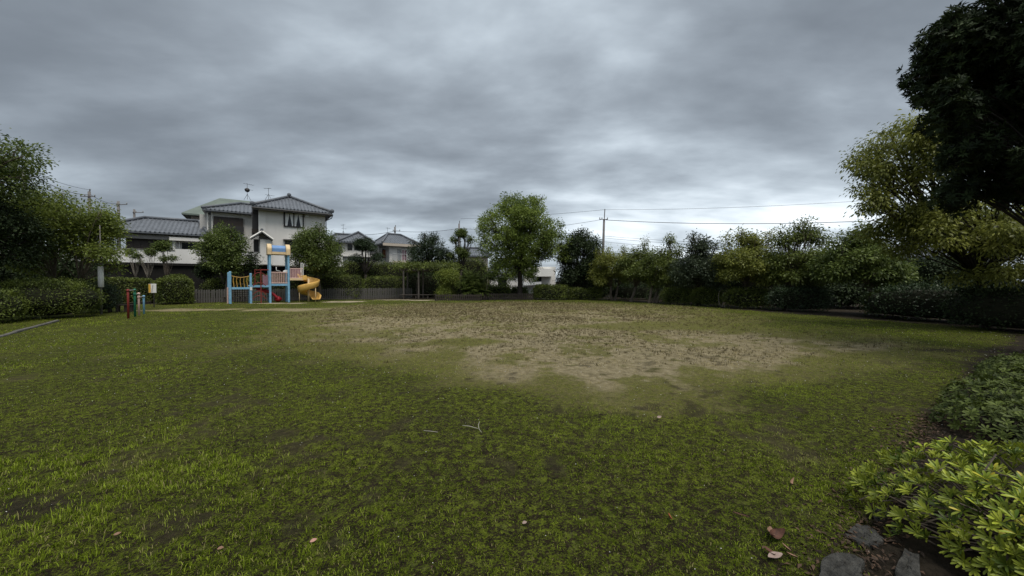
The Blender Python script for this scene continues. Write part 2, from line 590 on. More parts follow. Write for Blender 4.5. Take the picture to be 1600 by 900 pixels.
def mat_lawn():
    m, n, l = mat_base('lawn')
    out = n.new('ShaderNodeOutputMaterial')
    b = n.new('ShaderNodeBsdfPrincipled')
    b.inputs['Roughness'].default_value = 0.95
    b.inputs['Specular IOR Level'].default_value = 0.1
    tc = n.new('ShaderNodeTexCoord')

    def noise(s, d=5, r=0.6):
        t = n.new('ShaderNodeTexNoise')
        t.inputs['Scale'].default_value = s
        t.inputs['Detail'].default_value = d
        t.inputs['Roughness'].default_value = r
        l.new(tc.outputs['Object'], t.inputs['Vector'])
        return t.outputs['Fac']

    def ramp(f, a, ca, c, cb):
        r = n.new('ShaderNodeValToRGB')
        r.color_ramp.elements[0].position = a
        r.color_ramp.elements[0].color = ca + (1,)
        r.color_ramp.elements[1].position = c
        r.color_ramp.elements[1].color = cb + (1,)
        l.new(f, r.inputs[0])
        return r.outputs[0]

    brk = [None]

    def attr(nm, soft=0.46):
        # the mask's soft edge is broken up by fine noise, as turf frays
        a = n.new('ShaderNodeAttribute')
        a.attribute_name = nm
        if brk[0] is None:
            q = n.new('ShaderNodeMath')
            q.operation = 'MULTIPLY_ADD'
            l.new(noise(7, 7, 0.8), q.inputs[0])
            q.inputs[1].default_value = 1.1
            q.inputs[2].default_value = -0.55
            brk[0] = q.outputs[0]
        ad = n.new('ShaderNodeMath')
        ad.operation = 'ADD'
        l.new(a.outputs['Fac'], ad.inputs[0])
        l.new(brk[0], ad.inputs[1])
        mr = n.new('ShaderNodeMapRange')
        mr.interpolation_type = 'SMOOTHSTEP'
        mr.inputs['From Min'].default_value = 0.5 - soft
        mr.inputs['From Max'].default_value = 0.5 + soft
        l.new(ad.outputs[0], mr.inputs['Value'])
        return mr.outputs['Result']

    def mixc(f, a, c):
        x = n.new('ShaderNodeMixRGB')
        l.new(f, x.inputs[0])
        l.new(a, x.inputs[1])
        l.new(c, x.inputs[2])
        return x.outputs[0]
    g1 = ramp(noise(0.8), 0.34, (0.062, 0.092, 0.006), 0.68, (0.170, 0.208, 0.016))
    g2 = ramp(noise(24, 6, 0.75), 0.40, (0.018, 0.024, 0.005), 0.60, (0.205, 0.245, 0.024))
    mx = n.new('ShaderNodeMixRGB')
    mx.inputs[0].default_value = 0.5
    l.new(g1, mx.inputs[1])
    l.new(g2, mx.inputs[2])
    # thatch: fine dark gaps of earth between moss and blades, at two sizes
    gap = n.new('ShaderNodeMath')
    gap.operation = 'MULTIPLY_ADD'
    l.new(noise(70, 5, 0.8), gap.inputs[0])
    gap.inputs[1].default_value = 0.6
    gm = n.new('ShaderNodeMath')
    gm.operation = 'MULTIPLY'
    l.new(noise(14.0, 5, 0.75), gm.inputs[0])
    gm.inputs[1].default_value = 0.4
    l.new(gm.outputs[0], gap.inputs[2])
    gr = ramp(gap.outputs[0], 0.485, (1, 1, 1), 0.535, (0, 0, 0))
    earth = ramp(noise(30, 5, 0.7), 0.35, (0.010, 0.008, 0.004), 0.7, (0.052, 0.040, 0.020))
    tanc = ramp(noise(20, 5, 0.7), 0.35, (0.026, 0.021, 0.011), 0.68, (0.235, 0.190, 0.115))
    earth = mixc(attr('worn'), earth, tanc)
    green = mixc(gr, mx.outputs[0], earth)
    dryc = ramp(noise(9, 7, 0.7), 0.33, (0.150, 0.124, 0.068), 0.68, (0.340, 0.290, 0.178))
    wornc = ramp(noise(11, 7, 0.7), 0.33, (0.062, 0.062, 0.014), 0.68, (0.185, 0.172, 0.042))
    soilc = ramp(noise(16, 7, 0.7), 0.33, (0.016, 0.013, 0.009), 0.70, (0.050, 0.040, 0.028))
    barec = ramp(noise(24, 7, 0.7), 0.33, (0.016, 0.014, 0.008), 0.70, (0.062, 0.050, 0.028))
    sandc = ramp(noise(7, 6, 0.7), 0.33, (0.26, 0.215, 0.15), 0.68, (0.42, 0.36, 0.26))
    wf = n.new('ShaderNodeMath')
    wf.operation = 'MULTIPLY'
    wf.inputs[1].default_value = 0.45
    l.new(attr('worn'), wf.inputs[0])
    c = mixc(wf.outputs[0], green, wornc)
    c = mixc(attr('dry'), c, dryc)
    c = mixc(attr('bare'), c, barec)
    c = mixc(attr('sand'), c, sandc)
    c = mixc(attr('soil'), c, soilc)
    l.new(c, b.inputs['Base Color'])
    bp = n.new('ShaderNodeBump')
    bp.inputs['Strength'].default_value = 1.0
    bp.inputs['Distance'].default_value = 0.05
    l.new(noise(26, 8, 0.78), bp.inputs['Height'])
    l.new(bp.outputs[0], b.inputs['Normal'])
    l.new(b.outputs[0], out.inputs[0])
    return m


def build_ground():
    far = [70, 90, 120, 170, 250, 400, 700, 1200]
    xs = graded(-60, 60, 0.055, -4.0, 4.6, 1.035, 0.7, ([-v for v in far], far))
    ys = graded(-12, 60, 0.055, 1.2, 6.5, 1.03, 0.6, ([-20, -40, -90, -200, -500], far))
    X, Y = np.meshgrid(xs, ys)
    X, Y = X.ravel(), Y.ravel()
    dry, soil, sand, bare, worn = ground_masks(X, Y)
    Z = ground_z(X, Y) - soil * 0.01
    Z[np.hypot(X, Y) > 60] = 0
    nx, ny = len(xs), len(ys)
    i, j = np.meshgrid(np.arange(nx - 1), np.arange(ny - 1))
    a = (j * nx + i).ravel()
    f = np.stack([a, a + 1, a + nx + 1, a + nx], 1)
    o = mesh_np('lawn', np.stack([X, Y, Z], 1), f, 4, mat_lawn(), None,
                {'dry': dry, 'soil': soil, 'sand': sand, 'bare': bare, 'worn': worn}, True)
    tag(o, 'mown park lawn with a large dead brown patch in the middle', 'lawn', None, 'structure')


build_ground()


# ------------------------------------------------------------------ grass
def mat_grass(name, dark, mid, light, straw):
    m, n, l = mat_base(name)
    out = n.new('ShaderNodeOutputMaterial')
    at = n.new('ShaderNodeAttribute')
    at.attribute_name = 'var'
    r = n.new('ShaderNodeValToRGB')
    r.color_ramp.elements[0].position = 0.0
    r.color_ramp.elements[0].color = dark + (1,)
    r.color_ramp.elements[1].position = 1.0
    r.color_ramp.elements[1].color = light + (1,)
    e = r.color_ramp.elements.new(0.5)
    e.color = mid + (1,)
    l.new(at.outputs['Fac'], r.inputs[0])
    a2 = n.new('ShaderNodeAttribute')
    a2.attribute_name = 'straw'
    mx = n.new('ShaderNodeMixRGB')
    l.new(a2.outputs['Fac'], mx.inputs[0])
    l.new(r.outputs[0], mx.inputs[1])
    mx.inputs[2].default_value = straw + (1,)
    d = n.new('ShaderNodeBsdfDiffuse')
    t = n.new('ShaderNodeBsdfTranslucent')
    l.new(mx.outputs[0], d.inputs['Color'])
    l.new(mx.outputs[0], t.inputs['Color'])
    ms = n.new('ShaderNodeMixShader')
    ms.inputs[0].default_value = 0.35
    l.new(d.outputs[0], ms.inputs[1])
    l.new(t.outputs[0], ms.inputs[2])
    l.new(ms.outputs[0], out.inputs[0])
    return m


def blades_np(name, X, Y, hgt, wid, lean, var, straw, m, rng, seg2=False):
    n = len(X)
    Z = ground_z(X, Y) - 0.004
    az = rng.uniform(0, 2 * np.pi, n)
    fz = az + np.pi / 2 + rng.normal(0, 0.5, n)
    dx, dy = np.cos(az), np.sin(az)
    sx, sy = np.cos(fz), np.sin(fz)
    base = np.stack([X, Y, Z], 1)
    side = np.stack([sx, sy, np.zeros(n)], 1) * wid[:, None] * 0.5
    horiz = np.stack([dx, dy, np.zeros(n)], 1)
    up = np.array([[0, 0, 1.0]])
    tip = base + horiz * (hgt * lean)[:, None] + up * (hgt * np.sqrt(np.maximum(0.05, 1 - np.minimum(lean, 0.97) ** 2)))[:, None]
    if seg2:
        mid = base + horiz * (hgt * lean * 0.33)[:, None] + up * (hgt * 0.58)[:, None]
        tip[:, 2] = np.minimum(tip[:, 2], mid[:, 2] + hgt * 0.3)
        v = np.stack([base - side, base + side, mid + side * 0.8, tip, mid - side * 0.8], 1).reshape(-1, 3)
        # two faces per blade: quad split as three triangles keeps one corner count
        k = np.arange(n)[:, None] * 5
        f = np.concatenate([k + np.array([[0, 1, 2]]), k + np.array([[0, 2, 4]]), k + np.array([[4, 2, 3]])], 1)
        return v, f.reshape(-1, 3), np.repeat(var, 5), np.repeat(straw, 5)
    v = np.stack([base - side, base + side, tip], 1).reshape(-1, 3)
    f = np.arange(n * 3).reshape(-1, 3)
    return v, f, np.repeat(var, 3), np.repeat(straw, 3)


def build_grass():
    rng = np.random.default_rng(5)
    VV, FF, AA, SS = [], [], [], []
    base = 0

    def zone(y0, y1, dens_tufts, per, spread, hmin, hmax, wmin, wmax, seg2, tmax=1.5):
        nonlocal base
        area = (y1 * y1 - y0 * y0) * tmax
        nt = int(area * dens_tufts)
        ty = np.sqrt(rng.uniform(y0 * y0, y1 * y1, nt))
        tx = rng.uniform(-tmax, tmax, nt) * ty
        dry, soil, sand, bare, worn = ground_masks(tx, ty)
        lush = fbm(tx * 0.8 + 60, ty * 0.8 + 13, 3)
        # keep: thick in green, sparse in dead, none on soil
        keep = rng.random(nt) < np.clip(0.25 + 1.5 * (lush - 0.25), 0.15, 1) * (1 - 0.30 * dry) * (1 - 0.8 * bare) * (1 - soil) * (1 - sand)
        tx, ty, dry, lush, worn = tx[keep], ty[keep], dry[keep], lush[keep], worn[keep]
        left = smooth(0.2, -2.5, tx) * smooth(5.0, 2.4, ty)         # longer grass at lower left
        n = len(tx)
        X = np.repeat(tx, per) + rng.normal(0, spread, n * per)
        Y = np.repeat(ty, per) + rng.normal(0, spread, n * per)
        Lt = np.repeat(rng.uniform(0.6, 1.0, n) * (0.7 + 0.6 * lush) * (1 + 1.3 * left * rng.random(n)), per)
        hgt = rng.uniform(hmin, hmax, n * per) * Lt
        wid = rng.uniform(wmin, wmax, n * per)
        lean = rng.uniform(0.15, 0.95, n * per)
        var = np.clip(np.repeat(rng.normal(0.42, 0.24, n) + (lush - 0.5) * 0.9 + left * 0.12, per) + rng.normal(0, 0.15, n * per), 0, 1)
        st = np.clip(np.repeat(dry * 1.1 + worn * 0.35, per) + (rng.random(n * per) < 0.12) * 0.75, 0, 1)
        v, f, a, s = blades_np('g', X, Y, hgt, wid, lean, var, st, None, rng, seg2)
        VV.append(v)
        FF.append(f + base)
        AA.append(a)
        SS.append(s)
        base += len(v)
    zone(1.6, 3.2, 900, 11, 0.018, 0.010, 0.034, 0.0024, 0.0046, True)
    zone(3.2, 5.5, 440, 9, 0.024, 0.012, 0.036, 0.0035, 0.0065, False)
    zone(5.5, 11.0, 150, 8, 0.036, 0.016, 0.042, 0.006, 0.012, False)
    zone(11.0, 20.0, 34, 8, 0.07, 0.025, 0.055, 0.012, 0.024, False)
    zone(20.0, 33.0, 5, 9, 0.11, 0.03, 0.07, 0.025, 0.045, False, 1.2)
    m = mat_grass('grass_blade', (0.026, 0.042, 0.005), (0.118, 0.164, 0.010), (0.320, 0.405, 0.050), (0.36, 0.305, 0.15))
    o = mesh_np('grass', np.concatenate(VV), np.concatenate(FF), 3, m, None,
                {'var': np.concatenate(AA), 'straw': np.concatenate(SS)})
    tag(o, 'short green grass covering the park lawn', 'grass', None, 'stuff')

    # upright dead stalks on the brown patch
    nt = 90000
    ty = np.sqrt(rng.uniform(6.5 ** 2, 28.5 ** 2, nt))
    tx = rng.uniform(-10, 10.5, nt)
    dry, soil, sand, bare, worn = ground_masks(tx, ty)
    cl = fbm(tx * 0.55 + 3, ty * 0.55 + 40, 3)
    dens = smooth(0.40, 0.56, cl + 0.16 * smooth(9, 20, ty)) * smooth(7.0, 9.0, ty + (tx > 3) * 1.0)
    keep = rng.random(nt) < np.maximum(dry, 0.32 * worn) * (0.30 + 0.70 * dens) * np.interp(ty, [6, 12, 28], [1.0, 0.9, 0.75])
    tx, ty = tx[keep], ty[keep]
    n = len(tx)
    per = 6
    X = np.repeat(tx, per) + rng.normal(0, 0.022, n * per)
    Y = np.repeat(ty, per) + rng.normal(0, 0.022, n * per)
    hgt = np.repeat(rng.uniform(0.035, 0.085, n) * np.interp(ty, [6, 20], [0.8, 1.2]), per) * rng.uniform(0.6, 1, n * per)
    wid = rng.uniform(0.006, 0.013, n * per) * np.repeat(np.interp(ty, [6, 28], [0.8, 2.0]), per)
    lean = rng.uniform(0.0, 0.5, n * per)
    var = np.clip(np.repeat(rng.beta(1.3, 1.6, n) * np.interp(ty, [8, 13, 20], [0.55, 0.85, 1.4]), per) + rng.normal(0, 0.08, n * per), 0, 1)
    v, f, a, s = blades_np('d', X, Y, hgt, wid, lean, var, np.zeros(n * per), None, rng, False)
    m = mat_grass('dead_stalk', (0.040, 0.034, 0.014), (0.170, 0.138, 0.070), (0.42, 0.36, 0.21), (0.3, 0.2, 0.1))
    o = mesh_np('dead_grass', v, f, 3, m, None, {'var': a, 'straw': s})
    tag(o, 'upright dead brown grass stalks on the bare patch', 'dead grass', None, 'stuff')

    # white grit scattered over the lawn
    n = 900
    y = np.sqrt(rng.uniform(1.8 ** 2, 11 ** 2, n))
    x = rng.uniform(-1.4, 1.4, n) * y
    s = rng.uniform(0.003, 0.008, n) * np.interp(y, [2, 11], [0.6, 1.5])
    z = ground_z(x, y) + 0.012
    C = np.stack([x, y, z], 1)
    d = np.array([[1, 0, 0], [0, 1, 0], [-1, 0, 0], [0, -1, 0], [0, 0, 0.7], [0, 0, -0.7]])
    ang = rng.uniform(0, 6.28, n)
    ca, sa = np.cos(ang), np.sin(ang)
    D = np.stack([ca[:, None] * d[:, 0] - sa[:, None] * d[:, 1], (sa[:, None] * d[:, 0] + ca[:, None] * d[:, 1]) * 0.7,
                  np.broadcast_to(d[:, 2], (n, 6))], 2)
    v = (C[:, None, :] + D * s[:, None, None]).reshape(-1, 3)
    ft = np.array([[0, 1, 4], [1, 2, 4], [2, 3, 4], [3, 0, 4], [1, 0, 5], [2, 1, 5], [3, 2, 5], [0, 3, 5]])
    f = (np.arange(n)[:, None, None] * 6 + ft[None]).reshape(-1, 3)
    o = mesh_np('grit', v, f, 3, plain('grit', (0.62, 0.60, 0.56), 0.8, 0.4, 3))
    tag(o, 'small pale grit and bits scattered over the lawn', 'grit', None, 'stuff')

    # small leaf litter along the right-hand bed
    n = 3000
    y = np.concatenate([rng.uniform(1.5, 4.2, 2400), rng.uniform(4.2, 13, 600)])
    ex = np.interp(y, EDGE_Y, EDGE_X)
    x = ex + np.abs(rng.normal(0, 0.28, n)) * np.where(rng.random(n) < 0.25, -0.9, 1.0) * np.interp(y, [1.6, 13], [0.6, 2.5])
    # and sparse scraps sunk in the open lawn
    ne = 650
    ye = np.sqrt(rng.uniform(1.8 ** 2, 9.0 ** 2, ne))
    x = np.concatenate([x, rng.uniform(-1.35, 1.35, ne) * ye])
    y = np.concatenate([y, ye])
    n += ne
    az = rng.uniform(0, 6.28, n)
    axis = np.stack([np.cos(az), np.sin(az), rng.normal(0, 0.25, n)], 1)
    nr = norm(np.stack([rng.normal(0, 0.3, n), rng.normal(0, 0.3, n), np.ones(n)], 1))
    L = rng.uniform(0.015, 0.045, n) * np.interp(y, [1.6, 13], [1, 1.6])
    L[-ne:] *= 0.6
    o = leaves_np('leaf_litter', np.stack([x, y, ground_z(x, y) + 0.008], 1), axis, nr, L, L * rng.uniform(0.25, 0.5, n), rng.random(n),
                  leafmat('dead_leaf', (0.018, 0.012, 0.008), (0.095, 0.058, 0.036), 0.1, 0.7))
    tag(o, 'brown fallen leaves littering the bare soil edge', 'leaf litter', None, 'stuff')


build_grass()

# ------------------------------------------------------------------ houses
class Frame:
    """a turned local frame: origin on the ground, u along the facade, v away from the viewer"""

    def __init__(self, ox, oy, th):
        self.o, self.th = (ox, oy), th
        self.c, self.s = math.cos(th), math.sin(th)

    def u_at(self, px, v):
        t = (px - 800) / F
        ax, ay = self.o[0] - self.s * v, self.o[1] + self.c * v
        return (t * ay - ax) / (self.c - t * self.s)

    def depth(self, u, v):
        return self.o[1] + self.s * u + self.c * v

    def z_at(self, py, u, v):
        return H - (py - HY) / F * self.depth(u, v)



def roof(parent, u0, u1, v0, v1, ze, r0, r1, tile=True, mat='roof_tile', pitch=0.30, name='roof', thick=0.16):
    """hip roof over the eave rectangle; r0, r1 = ridge ends (u, v, z)"""
    e = [Vector((u0, v0, ze)), Vector((u1, v0, ze)), Vector((u1, v1, ze)), Vector((u0, v1, ze))]
    r0, r1 = Vector(r0), Vector(r1)
    if abs(r0.x - r1.x) > abs(r0.y - r1.y):      # ridge along u, r0 on the left
        faces = [(e[0], e[1], r0, r1), (e[1], e[2], r1, r1), (e[2], e[3], r1, r0), (e[3], e[0], r0, r0)]
        hips = [(e[0], r0), (e[3], r0), (e[1], r1), (e[2], r1), (r0, r1)]
    else:                                                                       # ridge along v, r0 at the front
        faces = [(e[0], e[1], r0, r0), (e[1], e[2], r0, r1), (e[2], e[3], r1, r1), (e[3], e[0], r1, r0)]
        hips = [(e[0], r0), (e[1], r0), (e[2], r1), (e[3], r1), (r0, r1)]
    m = MB()
    for a, b, c, d in faces:
        if (c - d).length < 1e-5:
            m.poly([a, b, d])
        else:
            m.poly([a, b, d, c])
    dn = Vector((0, 0, -thick))
    for i in range(4):
        a, b = e[i], e[(i + 1) % 4]
        m.poly([a + dn, b + dn, b, a])
    m.poly([e[3] + dn, e[2] + dn, e[1] + dn, e[0] + dn])
    ro = m.build(name, M[mat], parent)
    if tile:
        t = MB()
        for a, b, c, d in faces:
            A = (b - a).length
            ax = (b - a).normalized()
            mid = ((c + d) / 2) - a
            upv = mid - ax * mid.dot(ax)
            B = upv.length
            up = upv.normalized()
            nr = ax.cross(up).normalized()
            aR0, aR1 = (c - a).dot(ax), (d - a).dot(ax)
            k = int(A / pitch)
            for i in range(1, k):
                x = A * i / k
                f = 1.0
                if x < aR0:
                    f = x / aR0
                elif x > aR1:
                    f = (A - x) / (A - aR1)
                if f * B < 0.25:
                    continue
                p0 = a + ax * x - up * 0.04 + nr * 0.005
                p1 = a + ax * x + up * (f * B) + nr * 0.005
                w = ax * (pitch * 0.24)
                h = nr * 0.055
                t.poly([p0 - w, p0 + h, p1 + h, p1 - w])
                t.poly([p0 + h, p0 + w, p1 + w, p1 + h])
                t.poly([p0 - w, p0 + w, p0 + h])
        tag(t.build('roof_tiles', M[mat], ro), kind='stuff')
        for a, b in hips:
            hm = MB()
            hm.path([a + Vector((0, 0, 0.10)), b + Vector((0, 0, 0.12))], 0.13, 8)
            hm.build('ridge_cap', M[mat], ro, True)
    return ro


def window(parent, u0, u1, z0, z1, v, mat_pane='glass_dark', frame_m='dark_metal', fr=0.07, proud=0.06, mullion=1, face='front', name='window', curtain=None):
    w = MB()
    w.box((u0, v - proud, z1 - fr), (u1, v + 0.02, z1))
    w.box((u0, v - proud, z0), (u1, v + 0.02, z0 + fr))
    w.box((u0, v - proud, z0 + fr), (u0 + fr, v + 0.02, z1 - fr))
    w.box((u1 - fr, v - proud, z0 + fr), (u1, v + 0.02, z1 - fr))
    for i in range(mullion):
        c = u0 + (u1 - u0) * (i + 1) / (mullion + 1)
        w.box((c - fr * 0.45, v - proud * 0.8, z0 + fr), (c + fr * 0.45, v + 0.02, z1 - fr))
    wo = w.build(name, M[frame_m], parent)
    p = MB()
    p.box((u0 + fr, v - 0.02, z0 + fr), (u1 - fr, v - 0.012, z1 - fr))
    p.build('pane', M[mat_pane], wo)
    return wo


def antenna(parent, p, h, dirs, dish=False):
    m = MB()
    x, y, z = p
    m.path([(x, y, z), (x, y, z + h)], 0.018, 5)
    for (dz, ln, ang, n) in dirs:
        c, s = math.cos(ang), math.sin(ang)
        a = Vector((x - c * ln * 0.35, y - s * ln * 0.35, z + dz))
        b = Vector((x + c * ln * 0.65, y + s * ln * 0.65, z + dz))
        m.path([a, b], 0.014, 4)
        for i in range(n):
            q = a.lerp(b, i / (n - 1))
            m.path([q + Vector((-s * 0.2, c * 0.2, 0)), q + Vector((s * 0.2, -c * 0.2, 0))], 0.007, 4)
    for a in (0.5, 2.6, 4.7):
        m.path([(x + 0.35 * math.cos(a), y + 0.35 * math.sin(a), z - 0.05), (x, y, z + 0.55)], 0.018, 4)
    o = m.build('antenna', M['dark_metal'], parent)
    if dish:
        d = MB()
        rings = []
        for k in range(5):
            r = 0.22 * math.sin(k / 4 * math.pi / 2) + 0.01
            rings.append([(x + r * math.cos(t), y - 0.16 + 0.09 * math.cos(k / 4 * math.pi / 2), z + 0.95 + r * math.sin(t))
                          for t in (2 * math.pi * i / 12 for i in range(12))])
        d.loft(rings)
        d.build('dish', M['dark_metal'], o, True)
    return o


def terrace_and_big_house():
    fr = Frame(-23.8, 34.0, TH)
    U = fr.u_at
    # raised plots behind the park
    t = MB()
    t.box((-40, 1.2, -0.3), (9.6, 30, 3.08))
    te = t.build('terrace', M['shade_wall'], None)
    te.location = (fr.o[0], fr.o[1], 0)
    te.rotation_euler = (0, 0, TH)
    tag(te, 'retained ground under the houses, painted near-black as deep shade', 'terrace', None, 'structure')
    # white parapet wall along the edge of the plots
    pw = thing('parapet_wall', 'long white parapet wall above the retaining edge painted black as shade', 'wall', (fr.o[0], fr.o[1], 0), TH)
    uL, uM, uR = -11.2, U(276, 2.3), U(536, 0.0)
    m = MB()
    m.box((-20, 2.30, 3.12), (uM, 2.48, 4.22))
    m.box((uM + 0.003, 1.75, 3.05), (U(318, 1.75), 1.95, 4.35))
    m.build('wall_panel', M['parapet'], pw)
    m = MB()
    m.box((U(318, 1.75) + 0.004, 0.0, 3.05), (uR, 0.18, 4.18))
    m.build('wall_panel', M['parapet'], pw)
    m = MB()
    m.box((-20, 2.25, 4.223), (uM, 2.53, 4.28))
    m.box((U(318, 1.75) + 0.004, -0.04, 4.183), (uR, 0.22, 4.24))
    m.build('coping', M['eave_wood'], pw)
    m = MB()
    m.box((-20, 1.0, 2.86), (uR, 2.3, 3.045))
    m.build('slab', M['shade_wall'], pw)

    # ---- two-storey house
    hs = thing('house', 'grey-white two storey house with hipped tile roofs behind the playground', 'house', (fr.o[0], fr.o[1], 0), TH)
    ze = 8.50
    uR_e = U(520, 0.0)
    uw0, uw1 = U(405, 0.85), U(509, 0.85)
    ru = U(453, 3.4)
    zr = fr.z_at(309, ru, 3.4)
    m = MB()
    m.box((uw0, 0.85, 3.0), (uw1, 8.4, ze - 0.16))
    m.build('wall', M['white_wall'], hs)
    roof(hs, 0.0, uR_e, 0.0, 9.4, ze, (ru, 3.4, zr), (ru, 6.0, zr))
    # eave boards and gutter
    m = MB()
    m.box((0.02, 0.03, ze - 0.32), (uR_e - 0.02, 0.10, ze - 0.165))
    m.box((0.02, 0.105, ze - 0.32), (0.09, 9.3, ze - 0.165))
    m.box((uR_e - 0.09, 0.105, ze - 0.32), (uR_e - 0.02, 9.3, ze - 0.165))
    m.build('fascia', M['eave_wood'], hs)
    m = MB()
    m.path([(-0.05, -0.05, ze - 0.2), (uR_e + 0.05, -0.05, ze - 0.2)], 0.06, 8)
    m.path([(uR_e + 0.05, -0.05, ze - 0.2), (uR_e - 0.02, 0.3, ze - 0.5), (uw1 + 0.06, 0.78, ze - 0.75), (uw1 + 0.06, 0.78, 3.2)], 0.045, 8)
    m.build('gutter', M['dark_metal'], hs)
    for (cu, cv, cz) in ((uR_e, 0.0, ze + 0.16), (ru, 3.3, zr + 0.22), (0.0, 0.0, ze + 0.16)):
        m = MB()
        m.loft([[(cu + r * math.cos(t), cv + r * math.sin(t), cz + dz) for t in (k * math.pi / 4 for k in range(8))]
                for dz, r in ((-0.16, 0.12), (0.0, 0.19), (0.14, 0.17), (0.22, 0.06))])
        m.build('ridge_end_tile', M['roof_tile'], hs)
    # upper window with curtains
    wu0, wu1 = U(444, 0.82), U(475.5, 0.82)
    wz1, wz0 = fr.z_at(332, (wu0 + wu1) / 2, 0.8), fr.z_at(355.5, (wu0 + wu1) / 2, 0.8)
    w = window(hs, wu0, wu1, wz0, wz1, 0.85, fr=0.10, proud=0.12)
    for side in (0, 1):
        for half in (0, 1):
            a0 = wu0 + 0.12 + (wu1 - wu0 - 0.24) * (0.5 * side + 0.25 * half) + 0.02
            a1 = a0 + (wu1 - wu0) * 0.235 - 0.03
            c = MB()
            n = 10
            top, bot = [], []
            for k in range(n + 1):
                f = k / n
                x = a0 + (a1 - a0) * f
                y = 0.829 - 0.004 * (k % 2)
                top.append((x, y, wz1 - 0.11))
                # drawn aside: the lower half is gathered to the outer edge
                g = (0.0 if half == 0 else 1.0)
                xg = (a0 + (a1 - a0) * f * 0.45) if g == 0 else (a1 - (a1 - a0) * (1 - f) * 0.45)
                bot.append((xg, y, wz0 + 0.12))
            for k in range(n):
                c.poly([bot[k], bot[k + 1], top[k + 1], top[k]])
            c.build('curtain', M['curtain'], w)
    # vent cover beside the window
    vu = U(480.5, 0.82)
    vz = fr.z_at(337, vu, 0.82)
    m = MB()
    m.bbox((vu - 0.17, 0.66, vz - 0.17), (vu + 0.17, 0.848, vz + 0.15), 0.03)
    m.build('vent_cover', M['white_paint'], hs)
    # conduit
    m = MB()
    m.path([(uw0 + 0.6, 0.83, 5.6), (uw0 + 0.6, 0.83, 8.0)], 0.03, 6)
    m.build('pipe', M['white_wall'], hs)
    # lower window hood at the right
    lu0 = U(443, 0.8)
    m = MB()
    lz = fr.z_at(374, lu0, 0.6)
    m.box((lu0, 0.25, lz - 0.06), (lu0 + 2.2, 0.846, lz + 0.02))
    m.build('window_hood', M['eave_wood'], hs)
    window(hs, lu0 + 0.15, lu0 + 2.0, lz - 1.7, lz - 0.12, 0.85)
    # small gabled porch
    pu0, pu1 = U(392, -0.3), U(427, -0.3)
    pm = (U(410, -0.4))
    pz, pe = fr.z_at(361, pm, -0.4), fr.z_at(372.5, pm, -0.4)
    m = MB()
    bu0, bu1 = U(407, -0.1), U(425, -0.1)
    m.box((bu0, -0.1, 3.1), (bu1, 0.846, pe - 0.05))
    m.build('porch_wall', M['white_wall'], hs)
    m = MB()
    for v_ in (0,):
        a0, a1, ap = Vector((pu0, -0.55, pe)), Vector((pu1, -0.55, pe)), Vector((pm, -0.55, pz))
        b = Vector((0, 1.39, 0))
        th = Vector((0, 0, -0.12))
        m.poly([a0, ap, ap + b, a0 + b])
        m.poly([ap, a1, a1 + b, ap + b])
        m.poly([a0 + th, a0 + b + th, ap + b + th, ap + th])
        m.poly([ap + th, ap + b + th, a1 + b + th, a1 + th])
        m.poly([a0, a0 + th, ap + th, ap])
        m.poly([ap, ap + th, a1 + th, a1])
        m.poly([a0, a0 + b, a0 + b + th, a0 + th])
        m.poly([a1, a1 + th, a1 + b + th, a1 + b])
    m.build('porch_roof', M['roof_tile'], hs)
    m = MB()
    for q0, q1 in ((a0, ap), (ap, a1)):
        o = Vector((0, -0.03, -0.05))
        m.path([q0 + o, q1 + o], 0.085, 4)
    m.build('barge_board', M['white_wall'], hs)
    m = MB()
    m.path([ap + Vector((0, -0.05, 0.1)), ap + b + Vector((0, 0, 0.1))], 0.12, 8)
    m.build('porch_ridge', M['roof_tile'], hs)
    # dark bay on the left side wall (upper and lower)
    s = MB()
    s.box((uw0 - 0.5, 1.7, 6.55), (uw0 - 0.003, 3.3, 8.05))
    bay = s.build('bay_window', M['dark_metal'], hs)
    s = MB()
    s.box((uw0 - 0.53, 1.66, 6.15), (uw0 - 0.02, 3.34, 6.546))
    s.build('bay_planter', M['dark_wood'], bay)
    s = MB()
    s.box((uw0 - 0.515, 1.85, 7.1), (uw0 - 0.5025, 2.4, 7.9))
    s.box((uw0 - 0.515, 2.6, 7.1), (uw0 - 0.5025, 3.15, 7.9))
    s.build('pane', M['frost_glass'], bay)
    s = MB()
    s.box((uw0 - 0.4, 0.95, 3.2), (uw0 - 0.003, 1.6, 5.5))
    s.build('side_door', M['dark_metal'], hs)

    # ---- middle wing (set back)
    v2 = 4.5
    mu0 = U(331, v2)
    ze2 = 8.42
    m = MB()
    m.box((mu0, v2, 3.0), (uw0 - 0.004, 9.5, ze2 - 0.16))
    m.build('wing_wall', M['white_wall'], hs)
    eu0 = U(317, v2 - 0.8)
    rz2 = fr.z_at(318.5, U(373, v2 + 2.0), v2 + 2.0)
    roof(hs, eu0, 0.6, v2 - 0.8, 11.0, ze2 - 0.05, (eu0 + 2.9, v2 + 2.2, rz2), (0.4, v2 + 2.2, rz2), name='wing_roof')
    su0, su1 = U(335, v2 - 0.3), U(381, v2 - 0.3)
    sz1, sz0 = fr.z_at(338.5, su0, v2), fr.z_at(361, su0, v2)
    m = MB()
    m.box((su0, v2 - 0.32, sz0), (su1, v2 - 0.003, sz1))
    sh = m.build('shutter_box', M['brown_shutter'], hs)
    m = MB()
    m.box((su0 - 0.05, v2 - 0.5, sz0 - 0.1), (su1 + 0.05, v2 - 0.325, sz0 + 0.55))
    m.build('balcony_panel', M['dark_metal'], sh)
